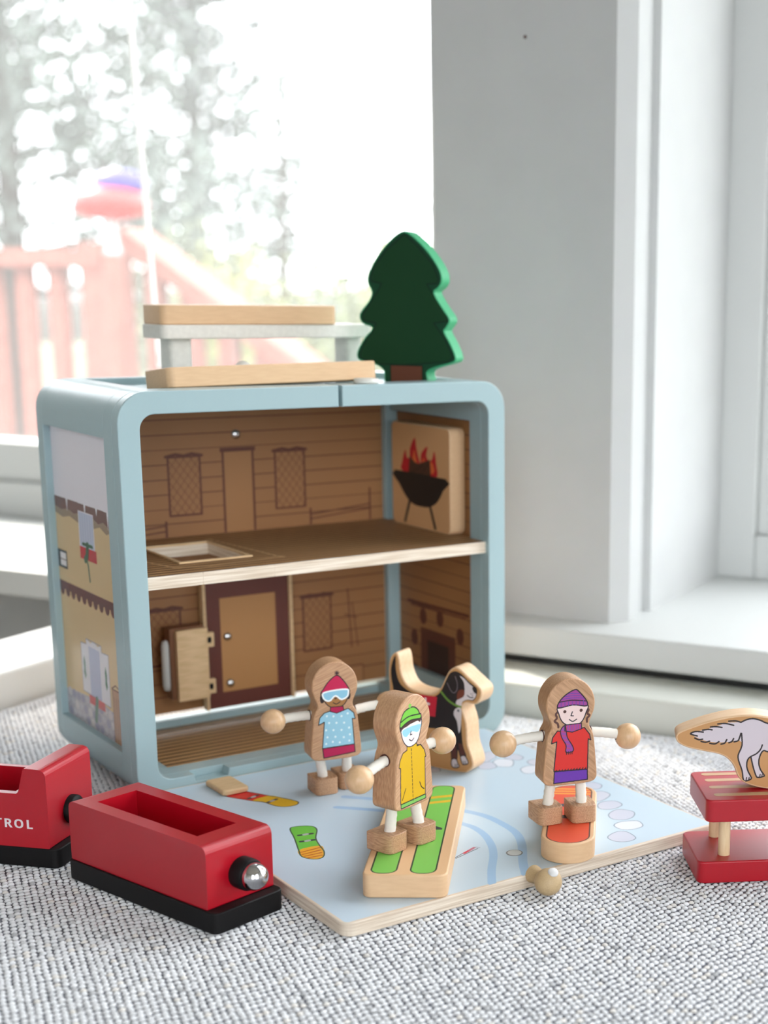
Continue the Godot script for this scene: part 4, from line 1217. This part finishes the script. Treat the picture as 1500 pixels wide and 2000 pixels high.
func figure(label: String, c: Cv, at: Vector3, turn: float, feet: Array, hands: Array) -> void:
	var f := thing("peg_figure", label, "toy figure", at, turn, "wooden peg figures on the blue panel")
	var half := [[0.0, 78.3], [4.4, 77.4], [8.4, 75.0], [11.4, 71.2], [13.0, 66.6], [12.9, 61.6], [11.4, 57.4], [10.3, 54.6], [10.4, 52.2], [11.9, 49.4], [12.9, 45.6], [13.8, 37.0], [14.6, 27.4], [14.2, 24.0], [11.6, 22.2], [5.0, 21.7]]
	var out := PackedVector2Array()
	for p in half:
		out.append(Vector2(p[0], p[1]))
	for i in range(half.size() - 1, 0, -1):
		out.append(Vector2(-half[i][0], half[i][1]))
	out = smooth(out, true, 3)
	var m := slab(out, 14.4, 0.8, c, 7.2)
	put("body", m[0], M.beech, f)
	put("printed_face", m[1], print_mat(c, 0.45), f)
	for i in 2:
		var ft: Array = feet[i]
		var foot := put("foot", slab(foot_outline(i == 0), 9.5, 0.5, null, 9.5, true)[0], M.foot, f, Vector3(ft[0] * MM, 0, ft[1] * MM))
		foot.transform = Transform3D(Basis(Vector3.UP, ft[2]) * Basis(Vector3.RIGHT, -PI / 2), Vector3(ft[0], 0, ft[1]) * MM)
		var hip := Vector3(-8.0 if i == 0 else 8.0, 23.5, 0) * MM
		put("leg", tube(seg_path(hip, Vector3(ft[0] * 0.85 + hip.x * 150.0, 8.8, ft[1] + 1.0) * MM, 22), 0.0027, 0.0028, 18, 0.035), M.rope, f)
		var hd: Array = hands[i]
		var hp := Vector3(hd[0], hd[1], hd[2]) * MM
		var sh := Vector3(-12.0 if i == 0 else 12.0, 47.0, 0) * MM
		put("arm", tube(seg_path(sh, hp, 30, Vector3(0, 0.0006, 0)), 0.0026, 0.0026, 18, 0.035), M.rope, f)
		put("shoulder_hole", lathe(V([0, -0.3, 3.2, -0.3, 3.2, 0.12, 0, 0.12]), 18), M.brown, f, Vector3((-13.0 if i == 0 else 13.0) * MM, 0.047, 0), Vector3(0, 0, PI / 2))
		var hand := put("hand", lathe(ballprof(6.9, 0.0, -67) , 26), M.ball, f)
		var dv := (hp - sh).normalized()
		var xa := dv.cross(Vector3.BACK).normalized()
		hand.transform = Transform3D(Basis(xa, dv, xa.cross(dv)), hp)

func foot_outline(left: bool) -> PackedVector2Array:
	# (x, -z): back edge straight, front corners rounded
	var q := PackedVector2Array()
	for p in [[-6.8, 8.0], [-6.8, -3.5], [-6.2, -6.4], [-4.2, -7.8], [4.2, -7.8], [6.2, -6.4], [6.8, -3.5], [6.8, 8.0]]:
		q.append(Vector2(p[0], p[1]))
	return q

# ---------------------------------------------------------------- dogs
func build_dogs() -> void:
	var out := smooth(V([-1.5, -0.1, 3.4, 1.4, 6.6, 4.6, 6.6, 8.6, 4.7, 14, 3.1, 19, 2.3, 30.9, -0.3, 39.2, 2.0, 43.3, 8.6, 43.3, 12.2, 47.4, 12.6, 52.4, 8.6, 56.1, 3.4, 59.7, -0.8, 62.9, -5.0, 64.3, -9.3, 61.5, -12.4, 56.1, -15.0, 50.9, -18.7, 47.1, -23.7, 45.8, -33.7, 46.8, -39.3, 49.6, -42.9, 56.3, -44.0, 64.4, -45.8, 68.3, -49.0, 66.8, -51.3, 62.2, -52.0, 55.0, -51.6, 46.0, -52.6, 36, -53.6, 22, -52.4, 10, -49, 4, -40, 1.6, -22, 0.2]), true, 3)
	var wood := Color8(196, 146, 92)
	var c := Cv.new(-55, -1, 14, 70, 9.0, wood)
	var ink := Color8(24, 18, 20)
	var blk := smooth(V([-46.6, 66.0, -48.6, 63, -50.0, 58, -50.0, 52, -48.8, 46.0, -48, 36, -49, 22, -47.5, 8, -42, 8, -41, 22, -33, 25, -24.0, 24.5, -10, 23.5, -8.4, 6.3, -4.4, 6.9, -3.6, 14, -1.9, 9.2, 2.1, 10.7, 0.6, 14.8, -0.6, 20, -1.1, 30.5, -0.8, 40.3, -0.2, 43.6, 3.3, 45.4, 6.9, 45.4, 9.3, 48.4, 9.8, 52.6, 7.6, 54.6, 3.6, 57.0, -0.8, 60.6, -5.0, 61.8, -8.9, 59.8, -12.0, 54.2, -15.0, 48.4, -18.7, 45.0, -25, 43.4, -34.2, 44.4, -41.6, 47.6, -44.8, 51.4, -46.6, 58]), true, 3)
	c.poly(blk, ink)
	c.poly(V([-33.1, 44.3, -17.8, 44.6, -19.2, 32.0, -33.9, 31.9]), Color8(196, 24, 50))
	c.line(V([-25.9, 42.4, -26.4, 36.8]), 1.5, Color8(236, 220, 220))
	c.line(V([-29.0, 39.6, -23.4, 39.4]), 1.5, Color8(236, 220, 220))
	c.poly(smooth(V([-2.1, 59.4, 0.6, 56.2, 1.3, 51.4, 0.4, 47.0, -4.0, 44.4, -4.6, 41.6, -1.2, 40.8, -0.2, 43.8, 3.2, 45.6, 6.7, 45.8, 9.0, 48.6, 8.6, 51.4, 7.4, 53.6, 4.4, 55.4, 1.0, 58.2]), true, 3), Color8(222, 212, 214))
	c.poly(smooth(V([-3.2, 49.9, 0.6, 51.2, 0.9, 47.8, -3.8, 44.8]), true, 4), Color8(112, 52, 34))
	c.poly(smooth(V([6.5, 53.2, 8.3, 54.2, 9.7, 52.4, 8.9, 50.0, 7.3, 51.0]), true, 3), ink)
	c.line(smooth(V([3.1, 48.2, 4.8, 47.2, 7.0, 47.3]), false), 0.6, ink)
	for p in [[5.6, 49.4], [6.6, 48.6], [6.9, 49.9]]:
		c.disc(Vector2(p[0], p[1]), 0.28, ink)
	c.line(smooth(V([-5.1, 58.6, -3.7, 54.6, -4.1, 50.4, -6.2, 48.5, -8.4, 50.0, -10.6, 54.0]), false), 0.5, Color8(120, 108, 116))
	c.line(smooth(V([-14.9, 48.0, -10.7, 43.9, -5.9, 41.4, -0.9, 40.3]), false), 1.4, Color8(102, 140, 54))
	c.poly(smooth(V([-5.2, 38.9, -1.4, 40.0, -1.0, 35.9, -1.6, 27.7, -3.0, 24.3, -4.1, 31.1, -6.4, 35.2]), true, 3), Color8(214, 204, 206))
	c.disc(Vector2(-3.2, 38.0), 0.8, Color8(90, 90, 96))
	for p in [[-8.0, 18.0, -4.9, 17, -4.4, 7.9, -8.1, 7.3], [-3.6, 18, -0.6, 18, 1.6, 11.2, -1.7, 10.0]]:
		c.poly(V(p), Color8(84, 42, 34))
	for p in [[-7.8, 7.4, -5.0, 7.9, -3.8, 5.4, -2.8, 3.6, -5.0, 2.4, -7.5, 2.6, -8.4, 4.7], [-1.9, 9.8, 0.9, 10.9, 3.0, 8.1, 3.0, 6.2, -0.1, 5.2, -1.2, 7.0]]:
		var q := smooth(V(p), true, 3)
		c.poly(q, Color8(212, 200, 202)); c.line(q, 0.6, ink, true)
	c.line(V([-5.6, 2.8, -5.6, 4.6]), 0.45, ink); c.line(V([-4.2, 3.0, -4.4, 4.8]), 0.45, ink)
	c.line(V([0.4, 5.5, 0.2, 7.3]), 0.45, ink); c.line(V([1.7, 5.9, 1.4, 7.6]), 0.45, ink)
	var d := thing("toy_dog", "flat wooden black dog with a red rescue vest beside the house opening", "toy dog", Vector3(0.1695, 0.0071, 0.074), -deg_to_rad(64))
	var m := slab(out, 14.4, 0.9, c)
	put("body", m[0], M.dogwood, d)
	put("printed_face", m[1], print_mat(c, 0.45), d)
	# ---- grey dog on the red table
	var o2 := smooth(V([0, 0, -6.0, 1.0, -10.3, 2.3, -13.2, 3.9, -15.7, 6.8, -17.7, 11.7, -20.8, 15.6, -25.6, 18.0, -33.5, 19.5, -41.5, 21.3, -46.0, 23.8, -47.2, 27.0, -45.3, 29.6, -39.1, 32.3, -31.3, 35.1, -20.9, 37.7, -10.5, 38.8, -1.4, 37.9, 8, 36, 16, 37, 24, 40, 33, 42, 41, 38, 44, 31, 38, 25, 30, 21, 25, 14, 20, 5, 14, 0.6, 7, 0]), true, 3)
	var e := Cv.new(-49, -1, 46, 44, 10.0, Color8(192, 142, 90))
	var gy := Color8(206, 196, 204)
	var body := smooth(V([-14.8, 34.8, -12.0, 36.2, -8.9, 36.8, -5.2, 36.0, -1.3, 34.4, 8, 33, 18, 35, 26, 38, 34, 38, 40, 32, 34, 27, 24, 24, 18, 16, 16, 5, 12, 4, 11, 16, 4, 19, -3.0, 20.2, -5, 16, -4.2, 10.3, -2.3, 7.5, -5.4, 6.1, -8.0, 11.9, -9.4, 17.2, -11.2, 13, -10.5, 9.6, -8.6, 5.5, -12.5, 4.6, -13.4, 9.6, -15.2, 14.5, -15.6, 17.8, -13.9, 22.8, -15.3, 25.4, -21.6, 24.4, -27.6, 24.2, -34, 25.4, -39.5, 28.6, -34, 30.4, -28, 32.2, -20.9, 34.6]), true, 2)
	e.poly(body, gy)
	var ik := Color8(34, 24, 26)
	for p in [[-33.5, 29.5, -37.4, 29.7, -39.8, 28.5, -36.4, 27.4], [-33.8, 30.5, -31, 30.9, -29.1, 30.7], [-29.9, 32.2, -27, 32.4, -24.2, 32.0], [-26.3, 33.8, -22.5, 34.1, -18.4, 33.2], [-20.9, 35.3, -17.5, 35.5, -14.8, 34.8], [-37.6, 26.3, -35.6, 25.5, -33.7, 25.8], [-34.4, 24.6, -32.2, 24.2, -30.2, 24.8], [-30.0, 23.7, -27.5, 23.4, -25.5, 24.6], [-24.4, 23.3, -22.6, 23.9, -21.6, 25.7], [-20.5, 24.1, -19.0, 24.8, -18.2, 26.3], [-17.9, 24.6, -16, 25.2, -15.3, 26.6, -14.6, 29.1], [-14.8, 34.8, -12.0, 36.2, -8.9, 36.8, -5.2, 36.0, -1.3, 34.4, 8, 33, 18, 35, 26, 38]]:
		e.line(smooth(V(p), false, 4), 0.75, ik)
	for p in [[-14.3, 29.1, -13.9, 22.8, -15.6, 17.8, -15.2, 14.5, -13.4, 9.6, -12.5, 4.6, -10.4, 4.4, -8.6, 5.5, -9.1, 6.9, -10.5, 9.6, -11.2, 12.9, -10.2, 16.3, -6.6, 18.5, -4.6, 20.7, -3.7, 23.2], [-9.2, 16.8, -8.0, 11.9, -6.5, 7.5, -5.4, 6.1, -2.5, 6.7, -2.3, 7.5, -4.2, 10.3, -5.2, 14.1, -4.5, 18.0, -3.0, 20.2, -0.7, 19.6, 4, 19]]:
		e.line(smooth(V(p), false, 3), 0.7, ik)
	for x in [-11.2, -9.9]:
		e.line(V([x, 4.6, x + 0.2, 6.0]), 0.5, ik)
	for x in [-4.4, -3.4]:
		e.line(V([x, 6.5, x + 0.2, 7.8]), 0.5, ik)
	e.disc(Vector2(33, 34), 0.9, ik)
	var d2 := thing("toy_dog", "flat wooden grey dog with a feathery tail standing on the red table", "toy dog", Vector3(0.2187, 0.0441, 0.2804), -deg_to_rad(38))
	var m2 := slab(o2, 13.5, 0.9, e)
	put("body", m2[0], M.dogwood, d2)
	put("printed_face", m2[1], print_mat(e, 0.45), d2)

# ---------------------------------------------------------------- red wagons
func csg_profile(zy: PackedVector2Array, w: float, m: Material) -> CSGPolygon3D:
	# outline in (z, y) mm, extruded across x, centred
	var p := CSGPolygon3D.new()
	var q := PackedVector2Array()
	for v in zy:
		q.append(Vector2(-v.x, v.y) * MM)
	p.polygon = q
	p.mode = CSGPolygon3D.MODE_DEPTH
	p.depth = w * MM
	p.smooth_faces = false
	p.material = m
	# polygon x -> -z world local, extrude along +x
	p.transform = Transform3D(Basis(Vector3(0, 0, -1), Vector3(0, 1, 0), Vector3(1, 0, 0)), Vector3(w * 0.5 * MM, 0, 0))
	return p

func round_profile(list: Array) -> PackedVector2Array:
	# [z, y, radius] corners, counter-clockwise or clockwise, rounded
	var q := PackedVector2Array()
	var c := list.size()
	for i in c:
		var p := Vector2(list[i][0], list[i][1])
		var r: float = list[i][2]
		var a := Vector2(list[(i - 1 + c) % c][0], list[(i - 1 + c) % c][1])
		var b := Vector2(list[(i + 1) % c][0], list[(i + 1) % c][1])
		if r <= 0.0:
			q.append(p)
			continue
		var u := (a - p).normalized()
		var v := (b - p).normalized()
		for j in 7:
			var t := j / 6.0
			q.append((p + u * r).lerp(p, t).lerp(p.lerp(p + v * r, t), t))
	return q

func csg_cut(parent: CSGShape3D, size: Vector3, at: Vector3, m: Material) -> void:
	var b := CSGBox3D.new()
	b.size = size * MM
	b.material = m
	b.operation = CSGShape3D.OPERATION_SUBTRACTION
	b.transform = parent.transform.affine_inverse() * Transform3D(Basis(), at * MM)
	parent.add_child(b)

func build_cars() -> void:
	# trailer with a tray
	var w := thing("toy_wagon", "red wooden trailer wagon with an empty tray and a chrome ball coupling", "toy wagon", Vector3(-0.0333, 0, 0.1306), 0.2644)
	put("chassis", slab(rr(-20.6, -56.4, 20.6, 56.4, 4.0, 6), 10.2, 0.7, null, 10.3, true)[0], M.black, w).rotation.x = -PI / 2
	var b := csg_profile(round_profile([[-54.1, 10.3, 1.0], [50.1, 10.3, 1.0], [50.1, 40.6, 4.6], [-54.1, 40.6, 4.6]]), 38.6, M.red)
	b.name = "body"
	w.add_child(b, true)
	csg_cut(b, Vector3(22.6, 40, 76), Vector3(-0.4, 40.6, -3.0), M.red)
	var hb := put("coupling_ring", lathe(V([0, 0, 7.6, 0, 7.6, 6.4, 6.9, 7.4, 0, 7.4]), 26), M.black, w, Vector3(0.0005, 0.0232, 0.0499), Vector3(PI / 2, 0, 0))
	put("chrome_ball", lathe(ballprof(6.5, 9.2, -75), 30), M.chrome, hb)
	put("rear_coupling", lathe(V([0, 0, 7.6, 0, 7.6, 5.5, 6.9, 6.5, 0, 6.5]), 26), M.black, w, Vector3(0, 0.0235, -0.0540), Vector3(-PI / 2, 0, 0))
	# patrol wagon at the frame's edge
	var v := thing("toy_wagon", "red wooden patrol wagon with a raised back, cut by the left edge", "toy wagon", Vector3(-0.0543, 0, 0.0504), 0.726)
	put("chassis", slab(rr(-22.2, -4.5, 22.2, 112, 4.0, 6), 10.2, 0.7, null, 10.3, true)[0], M.black, v).rotation.x = -PI / 2
	var p := csg_profile(round_profile([[0, 10.3, 1.0], [0, 51.6, 4.2], [-12.0, 52.0, 1.2], [-15.6, 38.4, 1.5], [-108, 38.0, 4.0], [-108, 10.3, 1.0]]), 43.4, M.red)
	p.name = "body"
	v.add_child(p, true)
	csg_cut(p, Vector3(36.4, 40, 62), Vector3(0.4, 42.0, -50.0), M.red)
	put("rear_coupling", lathe(V([0, 0, 7.4, 0, 7.4, 3.2, 6.6, 4.2, 0, 4.2]), 26), M.black, v, Vector3(0, 0.0245, -0.0002), Vector3(PI / 2, 0, 0))
	var tm := TextMesh.new()
	tm.text = "PATROL"
	var fnt := SystemFont.new()
	fnt.font_names = PackedStringArray(["Droid Sans"])
	fnt.font_weight = 700
	var fv := FontVariation.new()
	fv.base_font = fnt
	fv.spacing_glyph = 6
	tm.font = fv
	tm.font_size = 64
	tm.pixel_size = 0.000093
	tm.depth = 0.0002
	tm.horizontal_alignment = HORIZONTAL_ALIGNMENT_RIGHT
	var let := put("lettering", tm, mat(Color(0.88, 0.85, 0.86), 0.5), v)
	let.transform = Transform3D(Basis(Vector3.UP, -PI / 2).scaled_local(Vector3(1.2, 1.0, 1.0)), Vector3(-0.02172, 0.0225, -0.0085))

# ---------------------------------------------------------------- red table
func build_table() -> void:
	var t := thing("toy_table", "red wooden toy picnic table with tan slots, standing at the right edge", "toy table", Vector3(0.1795, 0, 0.2729), -0.5298)
	put("base", slab(rr(0, 0, 96, 44.6, 4.0, 6), 11.4, 0.8, null, 11.5, true)[0], M.red, t).rotation.x = -PI / 2
	put("tabletop", slab(rr(3.4, -1.0, 99, 45.6, 4.0, 6), 11.5, 0.8, null, 43.9, true)[0], M.red, t).rotation.x = -PI / 2
	for p in [[15.2, 10.1], [15.8, 36.4], [84, 10.1], [84, 36.4]]:
		put("dowel", lathe(V([3.0, 11.0, 3.0, 33.0]), 18), M.dowel, t, Vector3(p[0] * MM, 0, -p[1] * MM))
	for z in [7.6, 19.4, 30.6, 40.2]:
		put("wood_slot", slab(rr(8.6, z - 2.1, 93, z + 2.1, 2.0, 6), 0.4, 0.08, null, 44.0, true)[0], M.tan, t).rotation.x = -PI / 2
